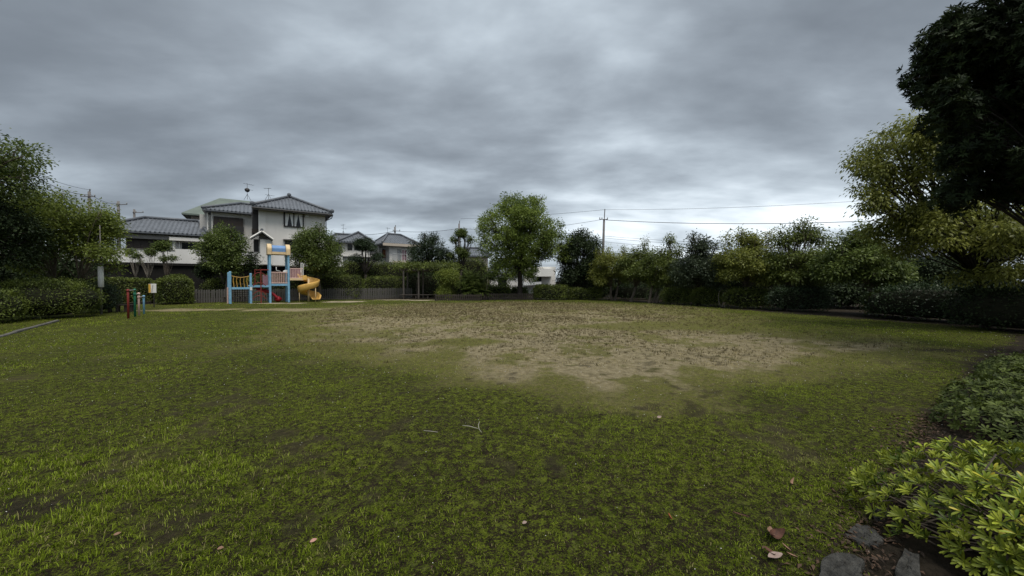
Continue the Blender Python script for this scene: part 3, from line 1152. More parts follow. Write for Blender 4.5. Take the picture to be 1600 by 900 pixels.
    for k in range(5):
        m = MB()
        x = su0 + (su1 - su0) * (k + 0.5) / 5
        m.box((x - 0.02, v2 - 0.335, sz0 + 0.56), (x + 0.02, v2 - 0.322, sz1 - 0.03))
        m.build('shutter_rib', M['dark_metal'], sh)
    m = MB()
    m.path([(mu0 - 0.25, v2 - 0.1, 5.6), (mu0 - 0.25, v2 - 0.1, ze2 - 0.3)], 0.06, 8)
    m.path([(mu0 + 0.1, v2 - 0.15, 5.6), (mu0 + 0.1, v2 - 0.15, ze2 - 0.3)], 0.05, 8)
    m.build('downpipe', M['white_wall'], hs)
    m = MB()
    m.box((mu0 - 0.9, v2 + 0.6, 5.6), (mu0 - 0.004, 9.3, ze2 - 0.4))
    m.build('wing_side_wall', M['grey_wall'], hs)
    # antennas on the ridge
    a1u = U(388, 7.0)
    antenna(hs, (a1u, 7.0, fr.z_at(312, a1u, 7.0)), fr.z_at(287, a1u, 7.0) - fr.z_at(312, a1u, 7.0),
            ((1.62, 0.9, 0.35, 5), (1.05, 0.75, 0.2, 4)), True)
    a2u = U(421, 5.5)
    antenna(hs, (a2u, 5.5, fr.z_at(312, a2u, 5.5)), fr.z_at(294.5, a2u, 5.5) - fr.z_at(312, a2u, 5.5),
            ((1.15, 0.7, 2.6, 4), (0.45, 0.8, 0.2, 4)), False)

    # ---- low wing on the left (own house front)
    lw = thing('low_house', 'low house wing with long grey tiled roof and brown shutters', 'house', (fr.o[0], fr.o[1], 0), TH)
    v3 = 3.7
    w3 = v3 + 0.9
    zl = 5.92
    l0, l1 = U(172, v3), U(327, v3)
    rz3 = fr.z_at(341.5, U(230, v3 + 3.1), v3 + 3.1)
    m = MB()
    m.box((l0 + 0.8, w3, 3.0), (l1 - 0.1, w3 + 5, zl - 0.16))
    m.build('wall', M['white_wall'], lw)
    roof(lw, l0 - 1.2, l1, v3, v3 + 6.4, zl, (U(228, v3 + 3.1), v3 + 3.1, rz3), (U(312, v3 + 3.1), v3 + 3.1, rz3))
    m = MB()
    um = U(268, w3)
    m.box((l0 + 0.5, w3 - 0.5, zl - 0.62), (um - 0.05, w3 - 0.004, zl - 0.32))
    m.build('fascia_board', M['eave_wood'], lw)
    m = MB()
    m.bbox((U(265, w3 - 0.75), w3 - 0.75, zl - 0.66), (U(322, w3 - 0.7), w3 - 0.006, zl - 0.36), 0.03)
    m.build('awning_box', M['white_wall'], lw)
    for k in range(6):
        a = l0 + 0.82 + (um - l0 - 0.9) * k / 6
        b = l0 + 0.82 + (um - l0 - 0.9) * (k + 1) / 6
        m = MB()
        m.box((a + 0.006, w3 - 0.10, 3.9), (b - 0.006, w3 - 0.004, zl - 0.63))
        m.build('shutter', M['brown_shutter'], lw)
    m = MB()
    m.box((U(285, w3) , w3 - 0.03, 4.45), (U(318, w3), w3 - 0.004, 5.15))
    m.build('dark_opening', M['glass_dark'], lw)
    m = MB()
    m.path([(um + 0.25, w3 - 0.3, 3.2), (um + 0.25, w3 - 0.3, zl - 0.65)], 0.11, 8)
    m.path([(um + 0.6, w3 - 0.1, 3.2), (um + 0.6, w3 - 0.1, zl - 0.65)], 0.06, 8)
    m.build('porch_post', M['white_wall'], lw)

    # ---- green-roofed neighbour behind
    gh = thing('green_roof_house', 'house with green metal hip roof rising behind the tiled roofs', 'house', (fr.o[0], fr.o[1], 0), TH)
    gv = 10.0
    g0 = U(285, gv)
    gz = fr.z_at(332.5, g0, gv)
    r_u = U(345, gv + 3.5)
    gr = fr.z_at(310.0, r_u, gv + 3.5)
    roof(gh, g0, g0 + 13.0, gv, gv + 8, gz, (r_u, gv + 3.5, gr), (r_u + 5, gv + 3.5, gr), tile=False, mat='green_roof')
    m = MB()
    m.box((U(300, gv + 1), gv + 1.0, 3.0), (g0 + 12, gv + 7.2, gz - 0.165))
    m.build('wall', M['beige_wall'], gh)
    m = MB()
    m.box((U(300, gv + 1) + 1.6, gv + 0.93, gz - 1.9), (U(300, gv + 1) + 2.3, gv + 0.997, gz - 0.5))
    m.build('window', M['frost_glass'], gh)


terrace_and_big_house()


def small_houses():
    # ---- the two houses in the middle distance
    fr = Frame(-16.5, 44.0, TH)
    U = fr.u_at
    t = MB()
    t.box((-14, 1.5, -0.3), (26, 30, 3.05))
    te = t.build('terrace', M['shade_wall'], None)
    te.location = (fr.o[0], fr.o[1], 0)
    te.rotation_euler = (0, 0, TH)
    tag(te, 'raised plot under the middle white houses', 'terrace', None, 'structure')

    hc = thing('white_house', 'white house with grey hip roof just right of the big house', 'house', (fr.o[0], fr.o[1], 0), TH)
    a, b = U(530, 2), U(586, 2)
    ze = fr.z_at(376.5, a, 2)
    ap = U(561, 5)
    roof(hc, a, b, 2, 9, ze, (ap, 5.2, fr.z_at(364, ap, 5.2)), (ap, 6.0, fr.z_at(364, ap, 5.2)))
    m = MB()
    m.box((a + 0.5, 2.7, 2.9), (b - 0.5, 8.4, ze - 0.163))
    m.build('wall', M['white_wall'], hc)
    for p0, p1 in ((543.5, 550.5), (554, 566)):
        window(hc, U(p0, 2.7), U(p1, 2.7), fr.z_at(391, U(p0, 2.7), 2.7), fr.z_at(381.5, U(p0, 2.7), 2.7), 2.7)
    m = MB()
    m.box((a + 0.2, 2.1, fr.z_at(400, a, 2)), (b - 0.3, 2.66, fr.z_at(396.5, a, 2)))
    m.build('balcony', M['white_wall'], hc)

    hb = thing('far_roof_house', 'grey tiled roof peeping between the big house and white house', 'house', (fr.o[0], fr.o[1], 0), TH)
    c0, c1 = U(512, 9), U(548, 9)
    ze = fr.z_at(376, c0, 9)
    roof(hb, c0, c1 + 2, 9.3, 15, ze, (c0 + 1.5, 12, fr.z_at(366.5, c0 + 2, 12)), (c1 + 1, 12, fr.z_at(366.5, c0 + 2, 12)))
    m = MB()
    m.box((c0 + 0.5, 10, 2.9), (c1 + 1.5, 14.3, ze - 0.163))
    m.build('wall', M['grey_wall'], hb)

    hd = thing('balcony_house', 'white house with brown side window and sliding balcony doors', 'house', (fr.o[0], fr.o[1], 0), TH)
    d0, dc, d1 = U(588, 6.0), U(608.5, 3.0), U(648, 3.0)
    ze = fr.z_at(380, dc, 2.4)
    ap = U(609, 6.5)
    roof(hd, U(586, 2.4) + 0.9, d1 + 0.6, 2.3, 10.5, ze, (ap - 0.3, 6.3, fr.z_at(366.5, ap, 6.3)), (ap + 1.5, 6.3, fr.z_at(367, ap, 6.3)))
    m = MB()
    m.box((U(586, 2.4) + 0.95, 2.22, ze - 0.36), (d1 + 0.55, 2.28, ze - 0.02))
    m.build('fascia', M['beige_wall'], hd)
    m = MB()
    m.box((dc, 3.0, 2.9), (d1, 9.6, ze - 0.163))
    m.build('wall', M['white_wall'], hd)
    m = MB()
    m.box((U(592, 4.6), 4.6, 2.9), (dc - 0.003, 9.4, ze - 0.163))
    m.build('side_wall', M['grey_wall'], hd)
    window(hd, U(597, 4.6), U(604.5, 4.6), fr.z_at(403, d0, 4.6), fr.z_at(389.5, d0, 4.6), 4.6, 'timber_door', 'dark_metal', mullion=0)
    window(hd, U(621, 3), U(627, 3), fr.z_at(407, dc, 3), fr.z_at(389, dc, 3), 3.0, 'frost_glass', 'grey_wall', mullion=0, name='sliding_door')
    window(hd, U(627.6, 3), U(635.5, 3), fr.z_at(407, dc, 3), fr.z_at(389, dc, 3), 3.0, 'mauve_panel', 'white_wall', mullion=1, name='sliding_door')
    m = MB()
    zb = fr.z_at(409, dc, 1.6)
    m.box((dc, 1.5, zb - 1.2), (d1 + 0.4, 1.62, zb + 0.1))
    m.build('balcony_wall', M['beige_wall'], hd)
    m = MB()
    for k in range(9):
        x = dc + (U(622, 1.55) - dc) * k / 8
        m.path([(x, 1.55, zb + 0.1), (x, 1.55, zb + 1.0)], 0.02, 4)
    m.path([(dc, 1.55, zb + 1.0), (U(640, 1.55), 1.55, zb + 1.0)], 0.03, 5)
    m.build('balcony_railing', M['frost_glass'], hd)
    antenna(hd, (U(606, 8), 8, fr.z_at(372, U(606, 8), 8)), 1.5, ((1.4, 0.7, 0.4, 4),))
    antenna(hb, (U(537, 12), 12, fr.z_at(367, U(537, 12), 12)), 1.5, ((1.4, 0.6, 2.2, 4), (0.9, 0.6, 0.3, 4)))

    # ---- houses seen under and beside the large round tree
    fr2 = Frame(-6.0, 47.0, R(12))
    U2 = fr2.u_at
    he = thing('grey_roof_house', 'house with grey roof glimpsed left of the large round tree', 'house', (fr2.o[0], fr2.o[1], 0), fr2.th)
    a, b = U2(720, 2), U2(768, 2)
    ze = fr2.z_at(399, a, 2)
    roof(he, a, b, 2, 8, ze, (a + 1.4, 5, fr2.z_at(388, a, 5)), (b - 1.5, 5, fr2.z_at(388, a, 5)))
    m = MB()
    m.box((a + 0.4, 2.6, 0), (b - 0.4, 7.4, ze - 0.163))
    m.build('wall', M['beige_wall'], he)
    window(he, U2(730, 2.6), U2(740, 2.6), ze - 2.0, ze - 0.9, 2.6)
    h2 = thing('pale_house', 'pale house wall seen low beneath the large round tree', 'house', (fr2.o[0], fr2.o[1], 0), fr2.th)
    m = MB()
    a, b = U2(764, 4), U2(812, 4)
    m.box((a, 3.5, 0), (b, 8, 2.6))
    m.build('wall', M['white_wall'], h2)
    roof(h2, a - 0.4, b + 0.4, 3.0, 8.5, 2.75, (a + 2, 5.7, 4.2), (b - 2, 5.7, 4.2))
    window(h2, a + 1.2, a + 2.4, 0.9, 2.0, 3.5)

    fr3 = Frame(1.5, 42.0, R(4))
    U3 = fr3.u_at
    hf = thing('modern_house', 'white flat-roofed modern house with balcony beside the dark tree', 'house', (fr3.o[0], fr3.o[1], 0), fr3.th)
    zt = fr3.z_at(416.5, 0, 0)
    m = MB()
    m.box((U3(819, 0.6), 0.6, 0), (U3(868, 0.6), 7, zt))
    m.build('wall', M['white_wall'], hf)
    m = MB()
    m.box((U3(834, -0.5), -0.5, fr3.z_at(432, 0, 0)), (U3(864, -0.5), 0.594, fr3.z_at(420, 0, 0)))
    m.build('balcony', M['parapet'], hf)
    m = MB()
    m.box((U3(839, 0.5), 0.5, fr3.z_at(441, 0, 0)), (U3(846, 0.5), 0.597, fr3.z_at(432.3, 0, 0)))
    m.build('recess', M['glass_dark'], hf)
    window(hf, U3(824, 0.6), U3(833, 0.6), fr3.z_at(433, 0, 0), fr3.z_at(422.5, 0, 0), 0.6)
    m = MB()
    zc = fr3.z_at(442, 0, -2)
    m.poly([(U3(818, -2.6), -2.6, zc - 0.25), (U3(846, -2.6), -2.6, zc - 0.1), (U3(846, 0.5), 0.5, zc + 0.2), (U3(818, 0.5), 0.5, zc + 0.1)])
    m.poly([(U3(818, -2.6), -2.6, zc - 0.33), (U3(846, -2.6), -2.6, zc - 0.18), (U3(846, -2.6), -2.6, zc - 0.1), (U3(818, -2.6), -2.6, zc - 0.25)])
    for px in (819, 845):
        m.path([(U3(px, -2.5), -2.5, 0), (U3(px, -2.5), -2.5, zc - 0.15)], 0.05, 6)
    m.build('carport_roof', M['frost_glass'], hf)

    # ---- houses behind the right-hand trees
    fr4 = Frame(14.0, 34.0, R(-20))
    U4 = fr4.u_at
    hg = thing('hidden_house', 'low pale house glimpsed between the trees on the right', 'house', (fr4.o[0], fr4.o[1], 0), fr4.th)
    a, b = U4(1040, 2), U4(1180, 2)
    m = MB()
    m.box((a, 2, 0), (b, 7, 2.35))
    m.build('wall', M['white_wall'], hg)
    roof(hg, a - 0.5, b + 0.5, 1.4, 7.6, 2.5, (a + 2.3, 4.5, 3.9), (b - 2.3, 4.5, 3.9))
    for k in range(3):
        x = a + (b - a) * (k + 0.4) / 3
        window(hg, x, x + 1.5, 0.8, 1.9, 2.0)
    fr5 = Frame(26.0, 25.0, R(-50))
    U5 = fr5.u_at
    hh = thing('right_house', 'pale house wall glimpsed under the spreading right-hand tree', 'house', (fr5.o[0], fr5.o[1], 0), fr5.th)
    a, b = U5(1380, 0), U5(1560, 0)
    m = MB()
    m.box((a, 0, 0), (b, 6, 3.0))
    m.build('wall', M['white_wall'], hh)
    roof(hh, a - 0.6, b + 0.6, -0.6, 6.6, 3.1, (a + 2.5, 3, 4.9), (b - 2.5, 3, 4.9))
    for k in range(4):
        x = a + (b - a) * (k + 0.35) / 4
        window(hh, x, x + 1.4, 0.9, 2.2, 0.0)


small_houses()


# ------------------------------------------------------------------ poles and wires
def utility_pole(px, ytop, d, zbase, arms, lean=0.0, label='', top_rod=0.0):
    p = W(px, ytop, d)
    o = thing('utility_pole', label, 'utility pole', (p.x, p.y, zbase), 0, 'utility poles behind the park')
    h = p.z - zbase
    m = MB()
    m.path([(-lean * h, 0, 0), (-lean * h * 0.45, 0, h * 0.55), (0, 0, h - top_rod)], [0.19, 0.16, 0.13], 10)
    m.build('pole', M['pole_concrete'], o, True)
    if top_rod:
        m = MB()
        m.path([(0.0, 0, h - top_rod - 0.4), (0.10, 0, h)], 0.06, 6)
        m.build('top_bracket', M['pole_concrete'], o)
    for dz, ln, off, ang in arms:
        c, s = math.cos(ang), math.sin(ang)
        m = MB()
        m.path([(off - c * ln / 2, -0.16 - s * ln / 2, h - dz), (off + c * ln / 2, -0.16 + s * ln / 2, h - dz)], 0.05, 4)
        ao = m.build('crossarm', M['pole_concrete'], o)
        for k in (-0.46, -0.2, 0.46):
            m = MB()
            x, y = off + c * ln * k, -0.16 + s * ln * k
            m.path([(x, y, h - dz + 0.04), (x, y, h - dz + 0.12), (x, y, h - dz + 0.22), (x, y, h - dz + 0.26)], [0.03, 0.07, 0.06, 0.02], 6)
            m.build('insulator', M['frost_glass'], ao)
    return o


def wire(p0, p1, sag, r, label):
    m = MB()
    pts = []
    p0, p1 = Vector(p0), Vector(p1)
    for k in range(17):
        f = k / 16
        q = p0.lerp(p1, f)
        q.z -= sag * 4 * f * (1 - f)
        pts.append(q)
    m.path(pts, r, 5)
    tag(m.build('power_line', M['cable'], None), label, 'power line', 'overhead power lines')


def poles():
    utility_pole(142, 296, 44, 3, ((0.9, 1.6, 0.0, 0.1),), 0, 'tall grey utility pole rising just behind the left maple crown', 0.3)
    utility_pole(187, 315, 48, 3, ((0.45, 1.7, 0.6, -0.15),), 0, 'grey utility pole with crooked arm rising behind the low tiled roof')
    utility_pole(211.5, 327.5, 56, 3, ((0.5, 1.6, 0.75, 0.0),), 0, 'small distant utility pole just above the low roof ridge')
    utility_pole(617.5, 352, 62, 3, ((1.0, 1.2, 0.3, 0.0),), 0, 'far utility pole above the white balcony house', 0.3)
    utility_pole(717.5, 345, 60, 3, ((1.5, 1.0, 0.4, 0.0),), 0, 'thin utility pole above the tall pruned tree', 0.5)
    utility_pole(943.5, 327, 48, 0, ((1.35, 1.1, -0.1, 0.05),), 0.02, 'concrete utility pole standing behind the dark round tree', 1.3)
    utility_pole(41, 262, 30, 0, ((0.2, 1.0, 0.1, 0.3),), 0, 'utility pole half hidden in the tall tree at the left edge')
    wire(W(944, 328, 48), W(1420, 309, 40), 0.35, 0.016, 'thin uppermost wire running right from the concrete pole')
    wire(W(946, 344, 48), W(1430, 342, 38), 0.5, 0.034, 'thick bundled cable running right from the concrete pole')
    wire(W(944, 369, 48), W(1320, 384, 44), 0.3, 0.016, 'upper of the low wires above the right-hand trees')
    wire(W(944, 372, 48.5), W(1320, 386.5, 44.5), 0.4, 0.018, 'middle of the low wires above the right-hand trees')
    wire(W(944, 378, 48), W(1320, 390, 44), 0.5, 0.018, 'lowest wire just above the right-hand tree tops')
    wire(W(944, 328, 48), W(720, 342, 60), 0.2, 0.018, 'thin top wire running left from the concrete pole')
    wire(W(941, 343, 48), W(718, 357, 60), 0.7, 0.02, 'cable running left from the concrete pole behind the round tree')
    wire(W(718, 357, 60), W(618, 361, 62), 0.35, 0.026, 'cable sagging between the two distant middle poles')
    wire(W(618, 361, 62), W(535, 366, 60), 0.35, 0.030, 'cable left of the far pole above the white houses')
    wire(W(41, 264, 30), W(142, 297, 44), 0.25, 0.018, 'upper wire rising to the pole at the left edge')
    wire(W(41, 266, 30), W(142, 305, 44), 0.5, 0.025, 'lower wire rising to the pole at the left edge')
    wire(W(142, 303, 44), W(187, 319, 48), 0.35, 0.022, 'wire between the two poles above the low roof')


poles()

# ------------------------------------------------------------------ playground
def playground():
    th = R(36)
    fr = Frame(-18.9, 24.8, th)
    U = fr.u_at
    pg = thing('play_structure', 'blue climbing frame with roofed tower, rails and yellow spiral slide', 'playground', (fr.o[0], fr.o[1], 0), th)

    def Z(py, u, v=0.0):
        return H - (py - HY) / F * fr.depth(u, v)
    uA, uB, uC, uD = 0.0, U(391.7, 0), U(422, 0), U(451, 0)
    bk = 1.05
    pw = 0.068

    def post(u, v, ztop, m='blue_paint', w=pw, z0=-0.05):
        q = MB()
        q.bbox((u - w, v - w, z0), (u + w, v + w, ztop), 0.03)
        return q.build('post', M[m], pg)
    zA, zB = Z(424, uA), Z(427, uB)
    zT = Z(397, uC)
    for u, v, z in ((uA, 0, zA), (uB, 0, zB), (uC, 0, zT), (uD, 0, zT)):
        post(u, v, z)
    for u, v, z in ((uA - 0.11, bk, zA - 0.05), (uB - 0.08, bk, 1.25), (uC - 0.03, bk, zT), (uD - 0.06, bk, zT)):
        post(u, v, z)
    q = MB()
    q.bbox((uA - 0.19, 0.35, -0.05), (uA - 0.11, 0.43, 1.1), 0.02)
    q.build('ladder_post', M['pink_paint'], pg)
    # low deck between the first two posts, middle deck, tower deck
    zd1, zd2, zd3 = Z(450.5, uA), Z(447.3, uB), Z(445, uC)
    for (a, b, z, mt) in ((uA + pw, uB - pw, zd1, 'blue_paint'), (uB + pw, uC - pw, zd2, 'blue_paint'), (uC + pw, uD - pw, zd3, 'blue_paint')):
        q = MB()
        q.box((a, -0.05, z - 0.07), (b, 0.03, z + 0.07))
        q.build('deck_beam', M[mt], pg)
        q = MB()
        q.box((a, bk - 0.05, z - 0.07), (b, bk + 0.03, z + 0.07))
        q.build('deck_beam', M[mt], pg)
        n = 6
        for k in range(n):
            q = MB()
            v0 = 0.04 + (bk - 0.10) * k / n
            q.box((a, v0, z + 0.0), (b, v0 + (bk - 0.10) / n - 0.015, z + 0.045))
            q.build('deck_board', M['dark_wood'], pg)
    # white marker plate on the second post
    q = MB()
    q.box((uB - 0.05, -pw - 0.012, Z(453.5, uB)), (uB + 0.08, -pw - 0.003, Z(448.5, uB)))
    q.build('plate', M['white_paint'], pg)
    # yellow handrail with hanging bars over the arched bridge
    zr = Z(431, uA)
    for v in (0.0, bk):
        q = MB()
        pts = [(uA + pw + (uB - uA - 2 * pw) * f, v, zr - 0.10 * math.sin(math.pi * f)) for f in np.linspace(0, 1, 9)]
        q.path(pts, 0.026, 6)
        ro = q.build('handrail', M['yellow_paint'], pg)
        for f in (0.12, 0.3, 0.5, 0.7, 0.88):
            q = MB()
            x = uA + pw + (uB - uA - 2 * pw) * f
            q.path([(x, v, zr - 0.10 * math.sin(math.pi * f)), (x - 0.03, v + 0.02, zr - 0.35), (x + 0.02, v, zd1 + 0.05)], 0.018, 5)
            q.build('bar', M['yellow_paint'], ro)
    q = MB()
    n = 10
    for k in range(n):
        f0, f1 = k / n, (k + 1) / n
        a = uA + pw + (uB - uA - 2 * pw) * f0
        b = uA + pw + (uB - uA - 2 * pw) * f1
        za, zb = (zd1 + 0.10 + 0.22 * math.sin(math.pi * f) for f in (f0, f1))
        q.poly([(a, 0.12, za), (b, 0.12, zb), (b, bk - 0.1, zb), (a, bk - 0.1, za)])
        q.poly([(a, 0.12, za - 0.06), (b, 0.12, zb - 0.06), (b, 0.12, zb), (a, 0.12, za)])
    q.build('arched_bridge', M['dark_wood'], pg)
    # dark climbing grid under the low deck
    q = MB()
    for k in range(6):
        x = uA + 0.22 + 0.14 * k
        q.path([(x, bk * 0.6, 0.02), (x, bk * 0.6, zd1 - 0.08)], 0.018, 5)
    for k in range(6):
        z = 0.15 + 0.15 * k
        q.path([(uA + 0.16, bk * 0.6, z), (uA + 1.0, bk * 0.6, z)], 0.018, 5)
    q.build('climbing_grid', M['dark_metal'], pg)

    # red climbing frame with arches
    u1, u2 = U(398.5, -0.25), U(407.6, -0.35)
    zt = Z(421.5, u2)
    q = MB()
    q.path([(u2, -0.35, -0.05), (u2, -0.35, zt), (u1, -0.1, zt), (u1, 0.02, zd2)], 0.032, 7)
    q.path([(u2, -0.35, zt), (uC - pw, -0.02, zt)], 0.03, 7)
    q.path([(u1, -0.1, zt - 0.02), (uC - pw - 0.05, bk * 0.4, zt - 0.02)], 0.03, 7)
    q.build('climbing_frame', M['red_paint'], pg)
    for k, zc in enumerate((Z(426.5, u2), Z(442, u2), Z(455, u2), Z(462, u2))):
        q = MB()
        pts = []
        for f in np.linspace(0, 1, 11):
            pts.append((U(395, -0.2) + 1.0 * f * 0.75, -0.2 - 0.12 * math.sin(math.pi * f), zc - 0.25 * abs(2 * f - 1) ** 2.2 + 0.02))
        q.path(pts, 0.024, 6)
        q.build('rung', M['red_paint'], pg)
    q = MB()
    q.box((uC - 0.42, bk * 0.55, zd2 + 0.05), (uC - 0.10, bk * 0.55 + 0.03, zt - 0.35))
    q.build('side_panel', M['mauve_panel'], pg)

    # guard rails (pink bars)
    def guard(u0, u1, v, z0, z1, n, rail='pink_paint'):
        q = MB()
        q.path([(u0, v, z1), (u1, v, z1)], 0.035, 6)
        q.path([(u0, v, z0), (u1, v, z0)], 0.03, 6)
        g = q.build('guardrail', M[rail], pg)
        for k in range(n):
            x = u0 + (u1 - u0) * (k + 0.5) / n
            b = MB()
            b.path([(x, v, z0), (x, v, z1)], 0.022, 5)
            b.build('bar', M[rail], g)
        return g
    guard(uC + pw, uD - pw, 0.0, zd3 + 0.12, Z(425.5, uC), 9)
    guard(uC + pw, uD - pw, bk, zd3 + 0.12, Z(425.5, uC), 9)
    # white rounded play panel by the right tower post
    q = MB()
    x0 = U(442.5, 0.3)
    zc = Z(424.5, x0)
    rings = [[(x0 + 0.19 + r * 1.5 * math.cos(t), 0.3 + dv, zc + r * math.sin(t)) for t in (2 * math.pi * k / 14 for k in range(14))]
             for dv, r in ((-0.06, 0.10), (-0.04, 0.14), (0.04, 0.14), (0.06, 0.10))]
    q.loft(rings)
    q.path([(x0 - 0.15, 0.3, zc + 0.02), (x0 - 0.42, 0.3, zc + 0.1), (x0 - 0.42, 0.3, zc + 0.35)], 0.025, 6)
    q.build('play_panel', M['white_paint'], pg, True)

    # slide landing to the right of the tower
    uL = U(473.5, 0.0)
    zL = Z(436, uD)
    q = MB()
    q.box((uD + pw, -0.06, zL - 0.09), (uL, 0.0, zL + 0.06))
    q.box((uD + pw, bk - 0.06, zL - 0.09), (uL, bk, zL + 0.06))
    q.box((uD + pw, 0.002, zL - 0.03), (uL, bk - 0.062, zL + 0.03))
    q.build('slide_landing', M['cream'], pg)
    guard(uD + pw, uL - 0.02, -0.03, zL + 0.07, Z(419.5, uD), 8)
    guard(uD + pw, uL - 0.02, bk - 0.03, zL + 0.07, Z(419.5, uD), 8)
    q = MB()
    q.box((uD + pw, bk * 0.75, zL + 0.07), (uL - 0.1, bk * 0.75 + 0.02, Z(420, uD)))
    q.build('side_panel', M['mauve_panel'], pg)
    q = MB()
    zh = Z(411, uL)
    q.path([(uL, -0.03, zL - 0.1), (uL, -0.03, zh - 0.08), (uL - 0.05, -0.03, zh), (uL - 0.12, -0.03, zh - 0.05), (uL - 0.14, -0.03, zL + 0.5)], 0.03, 7)
    q.path([(uL, bk - 0.1, zL), (uL, bk - 0.1, zh - 0.3)], 0.03, 7)
    q.build('handle_loop', M['white_paint'], pg)

    # barrel roof with cream end arches
    zb, zr2 = Z(397, uC), Z(379.5, uC)
    hgt = zr2 - zb
    cv = bk * 0.5
    rv = bk * 0.62

    def arch(u0, u1, zlow, rise, rv_, mt, nm):
        q = MB()
        rings = []
        for u in (u0, u0 + 0.03, u1 - 0.03, u1):
            k = 0.94 if u in (u0, u1) else 1.0
            ring = [(u, cv - rv_ * k, zlow)]
            for t in np.linspace(0, math.pi, 15):
                ring.append((u, cv - rv_ * k * math.cos(t), zlow + rise * 0.45 + rise * 0.55 * k * math.sin(t)))
            ring.append((u, cv + rv_ * k, zlow))
            rings.append(ring)
        q.loft(rings)
        return q.build(nm, M[mt], pg)
    arch(uC - 0.16, uC + 0.12, zb - 0.02, hgt * 1.0, rv * 1.05, 'cream', 'roof_end')
    arch(uD - 0.16, uD + 0.12, zb - 0.02, hgt * 1.0, rv * 1.05, 'cream', 'roof_end')
    arch(uC + 0.123, uD - 0.163, zb + 0.18, hgt * 0.62, rv * 0.9, 'blue_plastic', 'roof_barrel')
    q = MB()
    q.box((uC + 0.123, cv - rv * 0.92, zb), (uD - 0.163, cv - rv * 0.92 + 0.04, zb + 0.177))
    q.box((uC + 0.123, cv + rv * 0.88, zb), (uD - 0.163, cv + rv * 0.92, zb + 0.177))
    q.build('roof_base', M['cream'], pg)

    # yellow spiral slide
    ucx, vcx = U(482, 0.35), 0.35
    ro_ = 0.70

    def sweep(name, prof, samples, mt):
        """prof: closed (r, z) loop; samples: list of (centre u, centre v, angle, z)"""
        q = MB()
        rings = [[(cu + r * math.cos(a), cvv + r * math.sin(a), z + dz) for r, dz in prof] for cu, cvv, a, z in samples]
        q.loft(rings)
        return q.build(name, M[mt], pg, True)
    prof = [(0.10, 0.16), (0.13, 0.17), (0.17, 0.05), (0.24, 0.02), (0.52, 0.02), (0.60, 0.06), (0.66, 0.38), (0.69, 0.40),
            (0.705, 0.36), (0.64, 0.02), (0.55, -0.04), (0.2, -0.04), (0.13, 0.0)]
    prof = [(r * 1.07, z * 1.06) for r, z in prof]
    z0 = zL - 0.02
    samples = []
    turns = 1.42
    N = 64
    for k in range(N + 1):
        f = k / N
        a = math.pi * 0.86 - f * turns * 2 * math.pi
        samples.append((ucx, vcx, a, z0 - (z0 - 0.20) * f ** 1.02))
    sl = sweep('spiral_slide', prof, samples, 'yellow_plastic')
    # straight run-out
    aE = samples[-1][2]
    ca, sa = math.cos(aE), math.sin(aE)
    tx, ty = sa, -ca
    q = MB()
    rings = []
    for s, dz in ((0.0, 0.0), (0.25, -0.03), (0.45, -0.04), (0.55, -0.03)):
        rings.append([(ucx + r * ca + tx * s, vcx + r * sa + ty * s, 0.20 + dz + zz * (1 - 0.5 * s)) for r, zz in prof])
    q.loft(rings)
    q.build('slide_exit', M['yellow_plastic'], pg, True)
    q = MB()
    q.box((uL - 0.04, -0.05, zL - 0.06), (uL + 0.16, 0.62, zL + 0.02))
    q.box((uL - 0.04, -0.08, zL - 0.06), (uL + 0.22, -0.052, zL + 0.28))
    q.build('slide_entry', M['yellow_plastic'], pg)
    q = MB()
    q.path([(ucx, vcx, -0.05), (ucx, vcx, zL + 0.05)], 0.07, 10)
    q.build('slide_pole', M['cream'], pg, True)
    for a, zt_ in ((math.pi * 1.04, 0.86), (math.pi * 1.72, 1.18)):
        q = MB()
        q.path([(ucx + 0.62 * math.cos(a), vcx + 0.62 * math.sin(a), -0.05), (ucx + 0.62 * math.cos(a), vcx + 0.62 * math.sin(a), zt_)], 0.03, 7)
        q.build('slide_support', M['cream'], pg, True)

    # red wavy slide at the back
    q = MB()
    prof2 = [(-0.27, 0.22), (-0.23, 0.22), (-0.20, 0.03), (0.20, 0.03), (0.23, 0.22), (0.27, 0.22), (0.25, -0.03), (-0.25, -0.03)]
    rings = []
    us, ue = U(396, 0.8), U(433, 0.55)
    for k in range(25):
        f = k / 24
        u = us + (ue - us) * f
        z = zd2 - 0.05 - 0.85 * f - 0.10 * math.sin(f * 2.2 * math.pi)
        z = max(z, 0.16 + 0.02 * math.cos(f * 6))
        v = 0.75 - 0.3 * f
        rings.append([(u, v + dv, z + dz) for dv, dz in prof2])
    q.loft(rings)
    q.build('wavy_slide', M['red_plastic'], pg, True)
    q = MB()
    rings = []
    for k in range(9):
        t = k / 8
        r = 0.27 * math.sin(math.pi * (0.12 + 0.8 * t))
        rings.append([(ue - 0.18 + 0.45 * t, 0.45 + r * math.cos(a), 0.24 + r * 0.8 * math.sin(a)) for a in (2 * math.pi * i / 12 for i in range(12))])
    q.loft(rings)
    q.build('slide_end', M['red_plastic'], pg, True)


playground()


